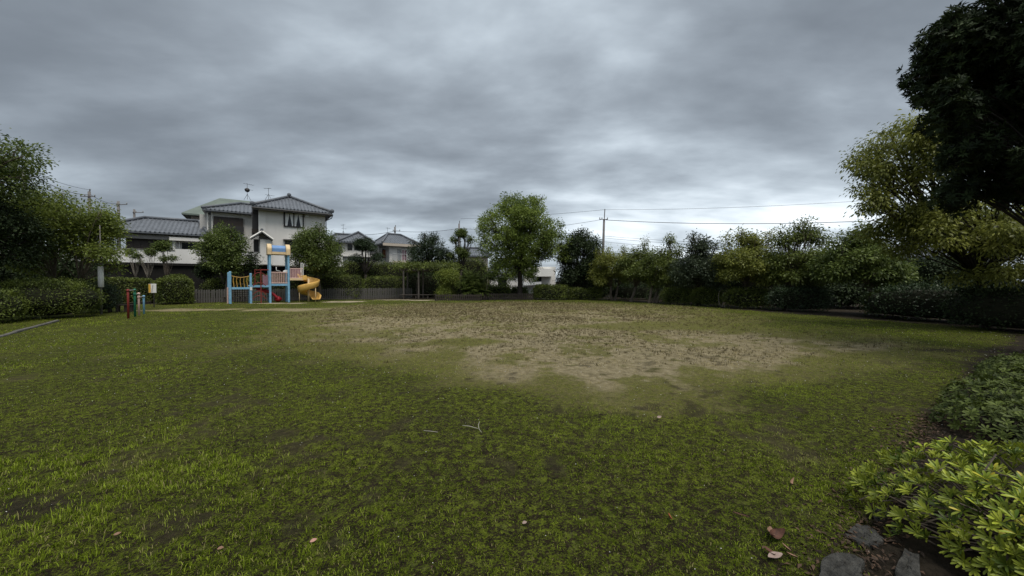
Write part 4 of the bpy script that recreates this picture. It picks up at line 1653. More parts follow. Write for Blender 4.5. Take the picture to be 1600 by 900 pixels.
# ------------------------------------------------------------------ chin-up bars, bench, sign, lamp, fences, kerb
def chin_bars():
    P = [G(199.5, 498), G(210.0, 495.3), G(216.3, 493.3), G(224, 490.8)]
    base = P[0]
    o = thing('chin_up_bars', 'three joined chin-up bars on red, green, pink and blue posts', 'chin-up bars', base)
    tops = [1.17, 1.17, 0.99, 0.84]
    cols = ['red_paint', 'green_paint', 'pink_paint', 'blue_paint']
    labs = ['red post', 'green post', 'pink post', 'blue post']
    for p, t, c, l in zip(P, tops, cols, labs):
        q = p - base
        m = MB()
        m.path([(q.x, q.y, -0.05), (q.x, q.y, t), (q.x, q.y, t + 0.03)], [0.038, 0.038, 0.022], 10)
        tag(m.build('post', M[c], o, True), l)
    for a, b, z, c in ((0, 1, 1.14, 'concrete'), (1, 2, 0.96, 'concrete'), (2, 3, 0.81, 'concrete')):
        m = MB()
        pa, pb = P[a] - base, P[b] - base
        m.path([(pa.x, pa.y, z), (pb.x, pb.y, z)], 0.022, 8)
        m.build('bar', M[c], o, True)
        for q in (pa, pb):
            m = MB()
            m.path([(q.x, q.y, z - 0.05), (q.x, q.y, z + 0.05)], 0.046, 10)
            m.build('collar', M[cols[a]] if q is pa else M[cols[b]], o, True)


chin_bars()


def low_bench(name, label, p, rz, L, h, w):
    o = thing(name, label, 'bench', p, rz)
    for k in range(3):
        m = MB()
        m.bbox((-L / 2, -w / 2 + k * w / 3 + 0.008, h - 0.05), (L / 2, -w / 2 + (k + 1) * w / 3 - 0.008, h), 0.01)
        m.build('seat_slat', M['dark_wood'], o)
    for sx in (-0.38, -0.08, 0.22, 0.42):
        for sy in (-1, 1):
            m = MB()
            m.bbox((sx * L - 0.05, sy * (w / 2 - 0.09) - 0.045, -0.05), (sx * L + 0.05, sy * (w / 2 - 0.09) + 0.045, h - 0.053), 0.01)
            m.build('leg', M['dark_wood'], o)


low_bench('bench', 'low dark wooden bench by the shrubs behind the chin-up bars', W(187, 488, 18.2) * Vector((1, 1, 0)) if False else Vector(((187 - 800) / F * 18.4, 18.4, 0)), TH, 0.95, 0.36, 0.42)
low_bench('bench', 'long low dark bench in front of the pergola posts', Vector(((655 - 800) / F * 31.6, 31.6, 0)), R(6), 3.3, 0.40, 0.45)
low_bench('bench', 'low bench behind the left end of the climbing frame', Vector(((366 - 800) / F * 27.2, 27.2, 0)), TH, 1.5, 0.40, 0.4)


def park_sign():
    d = 21.5
    p = W(238, 0, d)
    o = thing('park_sign', 'small white notice board with yellow edge in front of hedge', 'sign', (p.x, p.y, 0), R(28))
    z1, z0 = W(0, 443.5, d).z, W(0, 457.5, d).z
    m = MB()
    m.path([(0.05, 0.02, -0.05), (0.05, 0.02, z1 - 0.05)], 0.025, 7)
    m.build('post', M['dark_metal'], o)
    m = MB()
    m.bbox((-0.17, -0.02, z0), (0.17, 0.005, z1), 0.01)
    bo = m.build('board', M['white_paint'], o)
    m = MB()
    m.box((-0.165, -0.024, z0 + 0.01), (-0.07, -0.021, z1 - 0.012))
    m.build('yellow_strip', plain('sign_yellow', (0.60, 0.36, 0.05), 0.5, 0.1, 5), bo)
    m = MB()
    m.poly([(-0.055, -0.023, z0 + 0.03), (0.0, -0.023, z0 + 0.03), (0.045, -0.023, z1 - 0.06), (0.0, -0.023, z1 - 0.06)])
    m.build('grey_band', M['grey_wall'], bo)


park_sign()


def lamp_post():
    d = 17.0
    p = W(157.5, 0, d)
    o = thing('sleeved_pole', 'thin pole with white sleeve standing in the shrubs under the left tree', 'pole', (p.x, p.y, 0))
    zt = W(0, 352, d).z
    a, b = W(0, 449, d).z, W(0, 416, d).z
    m = MB()
    m.path([(0, 0, -0.05), (0, 0, b + 0.05), (0, 0, zt)], [0.04, 0.03, 0.016], 8)
    m.build('pole', M['pole_concrete'], o, True)
    m = MB()
    m.path([(0, 0, a), (0, 0, a + 0.02), (0, 0, b - 0.02), (0, 0, b)], [0.05, 0.10, 0.10, 0.05], 12)
    m.build('white_sleeve', M['white_paint'], o, True)


lamp_post()


def picket_fence(name, label, p0, p1, h, pitch, mt, jit=0.012, wf=0.72):
    p0, p1 = Vector(p0), Vector(p1)
    dv = p1 - p0
    L = dv.length
    o = thing(name, label, 'fence', p0, math.atan2(dv.y, dv.x))
    rng = random.Random(name + label)
    n = int(L / pitch)
    w = pitch * wf / 2
    meshes = []
    for s in range(4):
        m = MB()
        top = h + rng.uniform(-jit, jit) * 1.5
        m.loft([[(-w, -0.02, -0.06), (w, -0.02, -0.06), (w, 0.02, -0.06), (-w, 0.02, -0.06)],
                [(-w, -0.02, top - 0.03), (w, -0.02, top - 0.03), (w, 0.02, top - 0.03), (-w, 0.02, top - 0.03)],
                [(-w * 0.6, -0.012, top), (w * 0.6, -0.012, top), (w * 0.6, 0.012, top), (-w * 0.6, 0.012, top)]])
        x = m.build('picket', M[mt], o)
        meshes.append(x)
    for k in range(n):
        s = meshes[k] if k < 4 else meshes[rng.randrange(4)].copy()
        if k >= 4:
            COL.objects.link(s)
            s.parent = o
        s.location = (pitch * (k + 0.5), rng.uniform(-0.006, 0.006), rng.uniform(-jit, jit))
        s.rotation_euler = (0, rng.uniform(-0.02, 0.02), rng.uniform(-0.05, 0.05))
    for z in (h * 0.25, h * 0.8):
        m = MB()
        m.box((0, 0.028, z - 0.035), (L, 0.065, z + 0.035))
        m.build('rail', M[mt], o)
    k = 0
    while k * 1.8 <= L:
        m = MB()
        m.bbox((k * 1.8 - 0.05, 0.067, -0.06), (k * 1.8 + 0.05, 0.16, h + 0.02), 0.01)
        m.build('fence_post', M[mt], o)
        k += 1


picket_fence('picket_fence', 'long weathered grey picket fence behind the playground and slide', (-24.2, 25.6, 0), (-9.2, 34.2, 0), 0.92, 0.145, 'fence_wood')
picket_fence('picket_fence', 'low dark picket fence in front of the cycad and pale bush',
             G(680, 469.8), G(752, 469.8), 0.50, 0.16, 'dark_wood', 0.015, 0.5)
picket_fence('picket_fence', 'low dark picket fence in front of the large round tree',
             G(754, 468.8), G(834, 468.6), 0.54, 0.16, 'dark_wood', 0.015, 0.55)


def kerb_row():
    p0, p1 = G(-60, 543), G(95, 500.5)
    dv = p1 - p0
    L = dv.length
    o = thing('stone_kerb', 'row of dark kerb stones edging the lawn at lower left', 'kerb', p0, math.atan2(dv.y, dv.x))
    rng = random.Random(3)
    n = int(L / 0.6)
    for k in range(n):
        m = MB()
        h = 0.055 + rng.uniform(-0.012, 0.012)
        m.bbox((k * 0.6 + 0.008, -0.05 + rng.uniform(-0.01, 0.01), -0.08), (k * 0.6 + 0.592, 0.05, h), 0.018)
        m.build('kerb_stone', plain('kerb_grey', (0.11, 0.105, 0.095), 0.95, 0.35, 9, 0.6, 60), o)


kerb_row()


def pergola():
    p = Vector(((652 - 800) / F * 33.2, 33.2, 0))
    o = thing('pergola', 'dark timber pergola carrying a creeper roof above the benches', 'pergola', p, R(8))
    z = 2.42
    ax0, ax1 = -1.4, 3.0
    for px, v in ((-1.05, -1.0), (0.22, -1.0), (ax1 - 0.3, -1.0), (-1.0, 1.1), (0.4, 1.1), (ax1 - 0.3, 1.1)):
        m = MB()
        m.bbox((px - 0.065, v - 0.065, -0.05), (px + 0.065, v + 0.065, z), 0.015)
        m.build('post', M['post_wood'], o)
    for v in (-1.0, 1.1):
        m = MB()
        m.box((ax0, v - 0.05, z + 0.003), (ax1, v + 0.05, z + 0.15))
        m.build('beam', M['dark_wood'], o)
    for k in range(10):
        m = MB()
        x = ax0 + 0.1 + (ax1 - ax0 - 0.2) * k / 9
        m.box((x - 0.035, -1.4, z + 0.153), (x + 0.035, 1.5, z + 0.24))
        m.build('rafter', M['dark_wood'], o)


pergola()


def edging_stones():
    specs = [('grey edging stone with pale broken edge beside the bright bush', [(1310, 838), (1345, 866), (1385, 868), (1402, 852), (1375, 826), (1338, 818)], 0.035),
             ('rough dark edging stone in the bottom right corner of the lawn', [(1272, 888), (1310, 868), (1352, 872), (1372, 892), (1365, 930), (1270, 930)], 0.03),
             ('small pale edging stone half hidden beneath the bright bush', [(1402, 900), (1420, 862), (1450, 870), (1460, 930), (1400, 930)], 0.03),
             ('dark flat stone among leaf litter left of the bright bush', [(1362, 812), (1385, 826), (1404, 812), (1390, 790), (1368, 795)], 0.02)]
    rng = random.Random(8)
    for lab, pts, h in specs:
        P = [G(*q) for q in pts]
        c = sum(P, Vector()) / len(P)
        P = [c + (q - c) * 0.72 for q in P]
        fine = []
        n = len(P)
        for i in range(n):
            a, b = P[i] - c, P[(i + 1) % n] - c
            for f in (0, 0.34, 0.67):
                q = a.lerp(b, f)
                fine.append(q * (1 + rng.uniform(-0.12, 0.10)))
        zb = float(ground_z(np.array([c.x]), np.array([c.y]))[0])
        rings = []
        for s, z in ((1.05, -0.05), (1.0, h * 0.3), (0.97, h * 0.5), (0.8, h * 0.52), (0.55, h * 0.5), (0.3, h * 0.52), (0.08, h * 0.5)):
            rings.append([(q.x * s, q.y * s, z + rng.uniform(-0.006, 0.006)) for q in fine])
        m = MB()
        m.loft(rings)
        o = m.build('edging_stone', M['stone'], None)
        o.location = (c.x, c.y, zb)
        tag(o, lab, 'stone', 'edging stones by the bush')


edging_stones()


def curled_leaf(px, py, L, w, rz, curl, col, label, tilt=0.2):
    p = G(px, py)
    zb = float(ground_z(np.array([p.x]), np.array([p.y]))[0])
    m = MB()
    n = 8
    rows = []
    for k in range(n + 1):
        f = k / n
        hw = w * math.sin(math.pi * min(1, f * 0.92 + 0.04)) ** 0.8 * (0.5 + 0.5 * (1 - f * 0.5))
        z = curl * (2 * f - 1) ** 2 * L
        rows.append([(L * (f - 0.5), -hw, z + hw * 0.6), (L * (f - 0.5), 0, z), (L * (f - 0.5), hw, z + hw * 0.7)])
    b = len(m.v)
    for r in rows:
        m.v += r
    for k in range(n):
        for j in range(2):
            a = b + k * 3 + j
            m.f.append((a, a + 1, a + 4, a + 3))
    o = m.build('fallen_leaf', col, None, True)
    o.location = (p.x, p.y, zb + 0.022)
    o.rotation_euler = (tilt, -0.1, rz)
    tag(o, label, 'leaf', 'fallen leaves on the lawn')


LB = plain('leaf_brown', (0.075, 0.032, 0.020), 0.7, 0.4, 40)
LP = plain('leaf_pale', (0.27, 0.20, 0.17), 0.75, 0.25, 30)
LT = plain('leaf_tan', (0.22, 0.13, 0.085), 0.75, 0.3, 30)
curled_leaf(1216, 850, 0.11, 0.030, 0.3, 0.35, LB, 'dark curled reddish-brown leaf, largest on the right foreground lawn', 0.5)
curled_leaf(1208, 846, 0.07, 0.024, 1.1, 0.25, LT, 'small tan leaf tucked against the dark curled leaf', 0.4)
curled_leaf(1217, 884, 0.085, 0.022, 0.15, 0.10, LP, 'pale grey-pink leaf below the dark curled leaf', 0.1)
curled_leaf(1207, 877, 0.06, 0.022, 1.9, 0.2, LB, 'small brown leaf at the stalk of the pale leaf')
curled_leaf(1233, 872, 0.055, 0.016, 1.7, 0.15, LT, 'narrow tan leaf right of the pale leaf', 0.5)
curled_leaf(1243, 884, 0.05, 0.014, 2.4, 0.15, LT, 'narrow brown leaf close to the dark edging stone', 0.3)
curled_leaf(1048, 823, 0.055, 0.018, 1.5, 0.2, plain('leaf_rust', (0.20, 0.06, 0.025), 0.7, 0.3, 30), 'rust-orange leaf standing in the grass right of centre', 0.8)
curled_leaf(1031, 657, 0.06, 0.018, 0.4, 0.2, LP, 'pale dry leaf on the lawn near the brown patch', 0.5)
curled_leaf(486, 857, 0.036, 0.013, 0.7, 0.1, plain('leaf_pink', (0.40, 0.22, 0.17), 0.7, 0.2, 30), 'small pinkish leaf at the left bottom of the lawn')
curled_leaf(339, 866, 0.032, 0.012, 0.2, 0.1, LT, 'small tan leaf in the longer grass at lower left')
curled_leaf(176, 843, 0.035, 0.012, 0.5, 0.15, LT, 'reddish tan leaf among grass tufts at far lower left')
curled_leaf(1162, 820, 0.09, 0.006, -0.8, 0.05, LB, 'dark twig-like strip above the dark curled leaf')
curled_leaf(1240, 765, 0.10, 0.012, 0.9, 0.3, LT, 'pale curved strip of bark on the right lawn', 0.6)
curled_leaf(820, 827, 0.03, 0.012, 0.4, 0.1, LP, 'tiny pale leaf in the near centre grass')


def twig(label, pts, r, col):
    m = MB()
    P = []
    for px, py, z in pts:
        g = G(px, py)
        P.append(Vector((g.x, g.y, float(ground_z(np.array([g.x]), np.array([g.y]))[0]) + z)))
    m.path(P, r, 5)
    tag(m.build('twig', col, None, True), label, 'twig', 'pale twigs on the lawn')


TW = plain('twig_pale', (0.34, 0.32, 0.28), 0.7, 0.2, 20)
twig('straight pale twig lying left of the forked white twig', [(661, 681, 0.02), (672, 681.5, 0.022), (683, 682, 0.02)], 0.0026, TW)
twig('curved white twig standing up from the centre lawn', [(752, 681, 0.01), (748, 678, 0.03), (747, 675, 0.05), (749, 672, 0.06)], 0.0026, TW)
twig('white twig lying flat beside the curved standing twig', [(722, 673, 0.02), (733, 674, 0.025), (746, 676, 0.02)], 0.003, TW)

# ------------------------------------------------------------------ vegetation
def crown_lobes(rng, c, r, n, s0=0.28, s1=0.46, low=-0.7, squash=0.85, egg=0.0):
    """sub-crowns spread over and through an ellipsoid"""
    out = []
    g = math.pi * (3 - math.sqrt(5))
    for i in range(n):
        z = low + (1 - low) * (i + 0.5) / n
        z = min(0.98, max(-0.98, z + rng.normal(0, 0.07)))
        a = g * i + rng.normal(0, 0.35)
        q = math.sqrt(1 - z * z)
        s = rng.uniform(s0, s1)
        d = np.array([q * math.cos(a), q * math.sin(a), z])
        w = 1 - egg * max(0, z)
        k = (1 - s * rng.uniform(0.75, 1.05)) * rng.uniform(0.86, 1.04)
        p = np.array(c) + d * np.array([r[0] * w, r[1] * w, r[2]]) * k
        m = (r[0] + r[1] + r[2]) / 3
        out.append((p, np.array([m * s, m * s, m * s * squash])))
    for i in range(max(2, n // 5)):
        p = np.array(c) + rng.normal(0, 0.25, 3) * np.array(r)
        s = rng.uniform(s0, s1) * 1.1
        m = (r[0] + r[1] + r[2]) / 3
        out.append((p, np.array([m * s, m * s, m * s])))
    return out


def foliage_pts(rng, lobes, n, per, spread, shell=0.5):
    area = np.array([l[1].mean() ** 2 for l in lobes])
    cnt = np.maximum(2, (n / per * area / area.sum()).astype(int))
    C, O, K = [], [], []
    for (p, r), k in zip(lobes, cnt):
        d = norm(rng.normal(0, 1, (k, 3)))
        rad = 1 - shell * rng.random(k) ** 1.6
        rad = rad * (1 + 0.14 * np.sin(d[:, 0] * 5 + p[0] * 3) * np.cos(d[:, 2] * 4 + p[1] * 2) + rng.normal(0, 0.06, k))
        cl = p + d * r * rad[:, None]
        C.append(np.repeat(cl, per, 0))
        O.append(np.repeat(d, per, 0))
        K.append(np.repeat(np.clip(rng.normal(0.5, 0.17, k) + rng.normal(0, 0.10), 0, 1), per))
    C, O, K = np.concatenate(C), np.concatenate(O), np.concatenate(K)
    off = rng.normal(0, 1, C.shape) * spread * np.array([1, 1, 0.6])
    return C + off, norm(O * 0.5 + off / max(spread, 1e-6) * 0.5 + rng.normal(0, 0.35, C.shape)), K


def leaf_cloud(name, rng, lobes, n, m, parent, L=0.16, wr=0.5, per=9, spread=0.16, shell=0.5, droop=0.25, up=1.2, lv=0.3):
    C, ax, K = foliage_pts(rng, lobes, n, per, spread, shell)
    N = len(C)
    ax = ax + np.array([0, 0, -droop])
    nr = norm(rng.normal(0, 0.6, (N, 3)) + np.array([0, 0, up]))
    Ln = L * rng.uniform(1 - lv, 1 + lv, N)
    var = np.clip(K + rng.normal(0, 0.14, N), 0, 1)
    return leaves_np(name, C, ax, nr, Ln, Ln * wr * rng.uniform(0.8, 1.2, N), var, m, parent)


def limb(m, rng, a, b, r0, r1, bend=0.12, n=5, seg=6):
    a, b = Vector(a), Vector(b)
    L = (b - a).length
    pts, rad = [], []
    o1 = Vector(rng.normal(0, bend * L, 3))
    for i in range(n + 1):
        f = i / n
        q = a.lerp(b, f) + o1 * math.sin(math.pi * f)
        q.z += 0.08 * L * math.sin(math.pi * f)
        pts.append(q)
        rad.append(r0 + (r1 - r0) * f)
    m.path(pts, rad, seg)
    return pts


SEED = [100]


def tree(name, label, base, lobes, m, n, L=0.16, trunk_r=0.14, fork=None, bark='bark', stems=None, wr=0.5, per=9, spread=0.16,
         shell=0.5, droop=0.25, group=None, twigs=2, cat='tree', up=1.2, limbs=True, tufts=0):
    SEED[0] += 1
    rng = np.random.default_rng(SEED[0])
    base = Vector(base)
    o = thing(name, label, cat, base, 0, group)
    rel = [(p - np.array(base), r) for p, r in lobes]
    cen = np.mean([p for p, r in rel], 0)
    if tufts:
        # ragged shoots standing out of the upper outline
        tp = sorted(rel, key=lambda q: -(q[0][2] + q[1][2]))[:max(4, len(rel) // 2)]
        for i in range(tufts):
            p, r = tp[rng.integers(len(tp))]
            k = rng.uniform(0.6, 1.3)
            rel.append((p + np.array([rng.normal(0, 0.5) * r[0], rng.normal(0, 0.5) * r[1], r[2] * rng.uniform(0.95, 1.25)]),
                        np.array([0.13, 0.13, 0.30]) * k))
    if fork is None:
        fork = max(0.3, min(p[2] - r[2] for p, r in rel) + 0.2)
    tm, bm = MB(), MB()
    stems = stems or [(0.0, 0.0)]
    tops = []
    for sx, sy in stems:
        top = Vector((cen[0] * 0.35 + sx * 1.8 + rng.normal(0, 0.05), cen[1] * 0.35 + sy * 1.8, fork))
        b0 = Vector((sx, sy, -0.08))
        k = trunk_r
        mid = b0.lerp(top, 0.5) + Vector((rng.normal(0, 0.06), rng.normal(0, 0.06), 0)) * fork
        tm.path([b0, b0 + Vector((0, 0, 0.14)), mid, top], [k * 1.45, k * 1.08, k * 0.9, k * 0.78], 9)
        tops.append(top)
    tm.build('trunk', M[bark], o, True)
    if limbs:
        lk = min(0.5, 1.5 / math.sqrt(len(rel)) * 0.9)
        for i, (p, r) in enumerate(rel):
            t = min(tops, key=lambda q: (Vector(p) - q).length)
            pts = limb(bm, rng, t, p, trunk_r * lk, trunk_r * 0.10, 0.06)
            for j in range(twigs):
                d = norm(rng.normal(0, 1, (1, 3)))[0]
                limb(bm, rng, pts[-2 if j % 2 else -3], p + d * r * 0.8, trunk_r * 0.16, 0.008, n=3, seg=4)
        # leader up through the crown
        hi = max(rel, key=lambda q: q[0][2])[0]
        limb(bm, rng, tops[0], hi, trunk_r * 0.7, trunk_r * 0.15, 0.05)
        bm.build('branches', M[bark], o, True)
    leaf_cloud('crown', rng, rel, int(n * 1.35), m, o, L * 0.87, wr, per, spread, shell, droop, up)
    return o


def box_lobes(px0, px1, y0, y1, d, n, depth=None, seed=1, **k):
    """lobes filling the crown that spans these photo columns and rows at distance d"""
    rng = np.random.default_rng(seed)
    c = W((px0 + px1) / 2, (y0 + y1) / 2, d)
    rx = (px1 - px0) / 2 / F * d
    rz = (y1 - y0) / 2 / F * d
    rx = max(rx - 0.11, rx * 0.6)
    rz = max(rz - 0.10, rz * 0.6)
    ry = depth or rx
    return crown_lobes(rng, c, (rx, ry, rz), n, **k)


def gpt(px, d):
    return Vector(((px - 800) / F * d, d, 0.0))


def hedge(name, label, base, rz, size, m, n, L=0.07, e=5.0, group=None, cat='hedge', wr=0.55, rough=0.05, core='dark_core', top_wave=0.0):
    """clipped shrub: leaves on the skin of a super-ellipsoid over a solid near-black filler; size = half lengths and full height"""
    SEED[0] += 1
    rng = np.random.default_rng(SEED[0])
    o = thing(name, label, cat, base, rz, group)
    a, b, h = size
    c = h / 2
    # directions weighted so that long faces get their share
    def skin(k):
        p = rng.uniform(-1, 1, (k, 3))
        ar = np.array([b * c, a * c * 1.0, a * b])
        f = rng.choice(3, k, p=ar / ar.sum())
        sg = np.where(rng.random(k) < 0.5, -1.0, 1.0)
        sg = np.where((f == 2) & (sg < 0), 1.0, sg)
        p[np.arange(k), f] = sg
        q = (np.abs(p) ** e).sum(1) ** (1 / e)
        return p / q[:, None]
    s = skin(n)
    nn = norm(np.sign(s) * np.abs(s) ** (e - 1) / np.array([a, b, c]))
    lump = fbm(s[:, 0] * a * 1.5 + 40 + s[:, 1], s[:, 2] * c * 1.5 + s[:, 1] * b * 1.5 + 9, 3) - 0.5
    P = s * np.array([a, b, c]) + nn * (lump * rough * 4 + rng.normal(0, rough, n) - rng.random(n) ** 2 * 0.12)[:, None]
    P[:, 2] += c
    P[:, 2] += np.where(s[:, 2] > 0, top_wave * np.sin(s[:, 0] * 5 + 1), 0)
    P[:, 2] = np.maximum(P[:, 2], 0.02)
    ax = norm(nn * 0.6 + rng.normal(0, 0.6, (n, 3)) + np.array([0, 0, 0.25]))
    nr = norm(nn + rng.normal(0, 0.5, (n, 3)) + np.array([0, 0, 0.3]))
    Ln = L * rng.uniform(0.7, 1.3, n)
    patch = fbm(P[:, 0] * 2.2 + 7, P[:, 2] * 2.2 + P[:, 1] * 2 + 3, 3)
    var = np.clip(0.5 + (patch - 0.5) * 1.2 + rng.normal(0, 0.18, n), 0, 1)
    leaves_np('leaves', P, ax, nr, Ln, Ln * wr, var, m, o)
    # solid dark hull added inside so the leaf skin is not see-through
    k, l = 18, 10
    vs_, fs_ = [], []
    for i in range(l + 1):
        ph = -math.pi / 2 + math.pi * i / l
        for j in range(k):
            t = 2 * math.pi * j / k
            d = np.array([math.cos(ph) * math.cos(t), math.cos(ph) * math.sin(t), math.sin(ph)])
            q = (np.abs(d) ** e).sum() ** (1 / e)
            d = d / q
            vs_.append((d[0] * (a - 0.13), d[1] * (b - 0.13), max(0.0, c + d[2] * (c - 0.10))))
    for i in range(l):
        for j in range(k):
            fs_.append((i * k + j, i * k + (j + 1) % k, (i + 1) * k + (j + 1) % k, (i + 1) * k + j))
    q = MB()
    q.v, q.f = vs_, fs_
    q.build('twigs', M[core], o)  # solid dark filler hull, no single twigs
    return o


def hedge_px(name, label, px0, px1, ytop, d, depth, m, n, turn=None, **k):
    """hedge whose front spans the columns px0..px1, its top on row ytop"""
    pc = (px0 + px1) / 2
    phi = math.atan((800 - pc) / F)
    rz = turn if turn is not None else phi
    half = (px1 - px0) / 2 / F * d / (math.cos(rz) + math.sin(rz) * (800 - pc) / F)
    h = W(0, ytop, d).z
    return hedge(name, label, gpt(pc, d), rz, (half, depth / 2, h), m, n, **k)


def vegetation():
    LM = M
    # ---- left side
    tree('tall_tree', 'tall light green tree rising at the left picture edge', gpt(-35, 13.2),
         box_lobes(-160, 40, 166, 330, 13.2, 16, seed=11, s0=0.24, s1=0.4),
         LM['leaf_mid'], 11000, L=0.13, trunk_r=0.2, per=8, spread=0.15)
    tree('shaded_lower_crown', 'lower crown of the tall left-edge tree, painted near-black as shade', gpt(-20, 13.8),
         box_lobes(-150, 50, 285, 440, 13.8, 16, seed=12, s0=0.24, s1=0.38), LM['leaf_dark'], 13000, L=0.13, trunk_r=0.15, per=8, spread=0.14, bark='dark_bark')  # tall tree's lower crown as separate object, leaves painted near-black for shading
    tree('maple_tree', 'wide light green maple behind the left azalea shrubs', gpt(98, 17.0),
         box_lobes(14, 162, 290, 420, 17.0, 20, seed=13, depth=2.2, s0=0.22, s1=0.38, low=-0.85)
         + box_lobes(118, 192, 326, 392, 17.6, 7, seed=14) + box_lobes(124, 192, 376, 414, 16.6, 5, seed=15) + box_lobes(166, 194, 405, 432, 17.4, 3, seed=18) + box_lobes(20, 80, 390, 440, 17, 4, seed=16),
         LM['leaf_maple'], 22000, tufts=10, L=0.13, trunk_r=0.09, stems=[(-0.25, 0), (0.15, 0.1), (0.45, -0.1)], bark='bark', per=8, spread=0.16, fork=1.5)
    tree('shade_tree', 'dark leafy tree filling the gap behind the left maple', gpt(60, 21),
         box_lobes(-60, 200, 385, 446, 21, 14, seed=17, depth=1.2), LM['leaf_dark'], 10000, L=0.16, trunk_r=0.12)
    hedge('azalea_shrub', 'broad rounded azalea shrub at the left edge of the lawn', gpt(74, 15.2), R(35), (1.58, 1.2, 1.58), LM['leaf_azalea'], 15000, 0.06, 2.05, cat='shrub', rough=0.08)
    hedge('azalea_shrub', 'dark shrub cut off by the left picture edge', gpt(-30, 13.2), R(35), (1.0, 0.9, 1.2), LM['leaf_azalea'], 6000, 0.06, 2.6, cat='shrub', rough=0.08)
    hedge('azalea_shrub', 'small dark rounded shrub between the broad azalea and the bench', gpt(151, 18.0), R(35), (0.78, 0.8, 1.36), LM['leaf_pine'], 7000, 0.06, 2.6, cat='shrub', rough=0.08)
    hedge_px('clipped_hedge', 'long flat-topped clipped hedge behind the chin-up bars', 98, 247, 435.5, 24.8, 1.7, LM['leaf_hedge'], 15000, L=0.085, e=6)
    hedge_px('clipped_hedge', 'square clipped hedge block right of the notice board', 245, 301, 436.5, 24.9, 1.9, LM['leaf_hedge'], 9000, L=0.085, e=6)
    hedge_px('clipped_hedge', 'small domed shrub peeking over the square hedge block', 252, 299, 429.5, 27.2, 1.2, LM['leaf_hedge'], 5000, L=0.09, e=2.6)

    # three thin pruned trees in front of the low house
    def pruned(label, pxb, d, crowns, n, seed, bark='pale_bark', r=0.035):
        lobes = []
        for i, (a, b, y0, y1) in enumerate(crowns):
            lobes += box_lobes(a, b, y0, y1, d, 4, seed=seed + i, s0=0.4, s1=0.6)
        tree('pruned_tree', label, gpt(pxb, d), lobes, M['leaf_mid'], n, L=0.13, trunk_r=r, bark=bark, fork=1.6, per=7, spread=0.12, twigs=1,
             group='pruned garden trees')
    pruned('nearly bare pale pruned tree, leftmost before the low house', 213, 29.5, ((196, 212, 386, 402), (214, 222, 404, 412)), 500, 31)
    pruned('thin leaning pruned tree with small leaf tufts before the brown shutters', 237, 29.0, ((224, 247, 384, 402), (208, 222, 392, 408)), 1100, 33)
    pruned('pruned tree with cloud-shaped crown before the white porch post', 258, 28.6, ((240, 268, 374, 396), (250, 262, 396, 412), (262, 276, 398, 408)), 2200, 36, 'bark', 0.055)
    tree('leafy_tree', 'leafy tree before the shuttered wing, left of the playground', gpt(352, 28.4),
         box_lobes(314, 384, 350, 420, 28.4, 16, seed=41, s0=0.24, s1=0.38, egg=0.2) + box_lobes(308, 390, 385, 436, 28.4, 9, seed=42, s0=0.26, s1=0.4), LM['leaf_mid'], 14000, tufts=8, L=0.16, trunk_r=0.1, stems=[(-0.2, 0), (0.15, 0)])
    tree('thin_tree', 'thin sparse young tree between leafy tree and playground tower', gpt(393, 29.2),
         box_lobes(382, 404, 388, 432, 29.2, 6, seed=43), LM['leaf_dark'], 1100, L=0.15, trunk_r=0.06)
    tree('thin_tree', 'slim dark sapling left of the leafy tree by the picket fence', gpt(318, 28.8),
         box_lobes(306, 332, 405, 448, 28.8, 6, seed=44), LM['leaf_dark'], 1400, L=0.15, trunk_r=0.05)
    hedge_px('garden_hedge', 'low hedge behind the fence left of the playground', 318, 384, 436, 28.9, 1.2, LM['leaf_hedge'], 6000, L=0.09, e=3, rough=0.1)
    hedge_px('garden_hedge', 'dark hedge behind the fence and the playground tower', 384, 500, 430.5, 29.9, 1.2, LM['leaf_hedge'], 8000, L=0.09, e=4, rough=0.1)
    tree('round_tree', 'dense rounded tree before the big house, right of the tower', gpt(497, 29.5),
         box_lobes(458, 536, 350, 428, 29.5, 18, seed=46, s0=0.22, s1=0.36, egg=0.2) + box_lobes(454, 540, 388, 434, 29.5, 9, seed=47, s0=0.26, s1=0.4), LM['leaf_mid'], 16000, tufts=10, L=0.15, trunk_r=0.13)
    hedge_px('garden_hedge', 'long dark clipped hedge behind the fence right of the slide', 494, 568, 431, 31.8, 1.3, LM['leaf_hedge'], 8000, L=0.09, e=5, rough=0.08)
    hedge_px('garden_hedge', 'dark clipped hedge behind the fence left of the pergola', 568, 642, 433, 35.4, 1.3, LM['leaf_hedge'], 8000, L=0.09, e=5, rough=0.08)
    # ivy-covered bank below the middle houses
    for i, (a, b, yt, d, lab) in enumerate(((534, 582, 409, 38.0, 'tall loose shrub bank below the cloud-pruned pine'),
                                            (576, 640, 412, 38.5, 'tall loose shrub bank below the balcony house'),
                                            (632, 700, 408, 39.0, 'tall dark shrub bank behind the pergola'),
                                            (694, 764, 406, 38.5, 'tall dark shrub bank behind the cycad'))):
        hedge_px('shrub_bank', lab, a, b, yt, d, 1.6, LM['leaf_hedge'] if i != 2 else LM['leaf_dark'], 7000, L=0.12, e=3.5, rough=0.16, cat='shrub')
    tree('pine_tree', 'dark cloud-pruned pine before the white house', gpt(571, 36.3),
         box_lobes(550, 594, 370, 396, 36.3, 6, seed=51, s0=0.34, s1=0.5, squash=0.6) + box_lobes(542, 566, 394, 413, 36.0, 4, seed=52, squash=0.6)
         + box_lobes(576, 600, 392, 412, 36.2, 4, seed=53, squash=0.6),
         LM['leaf_pine'], 7000, L=0.16, wr=0.3, trunk_r=0.15, bark='dark_bark', fork=2.2, per=10, spread=0.14)
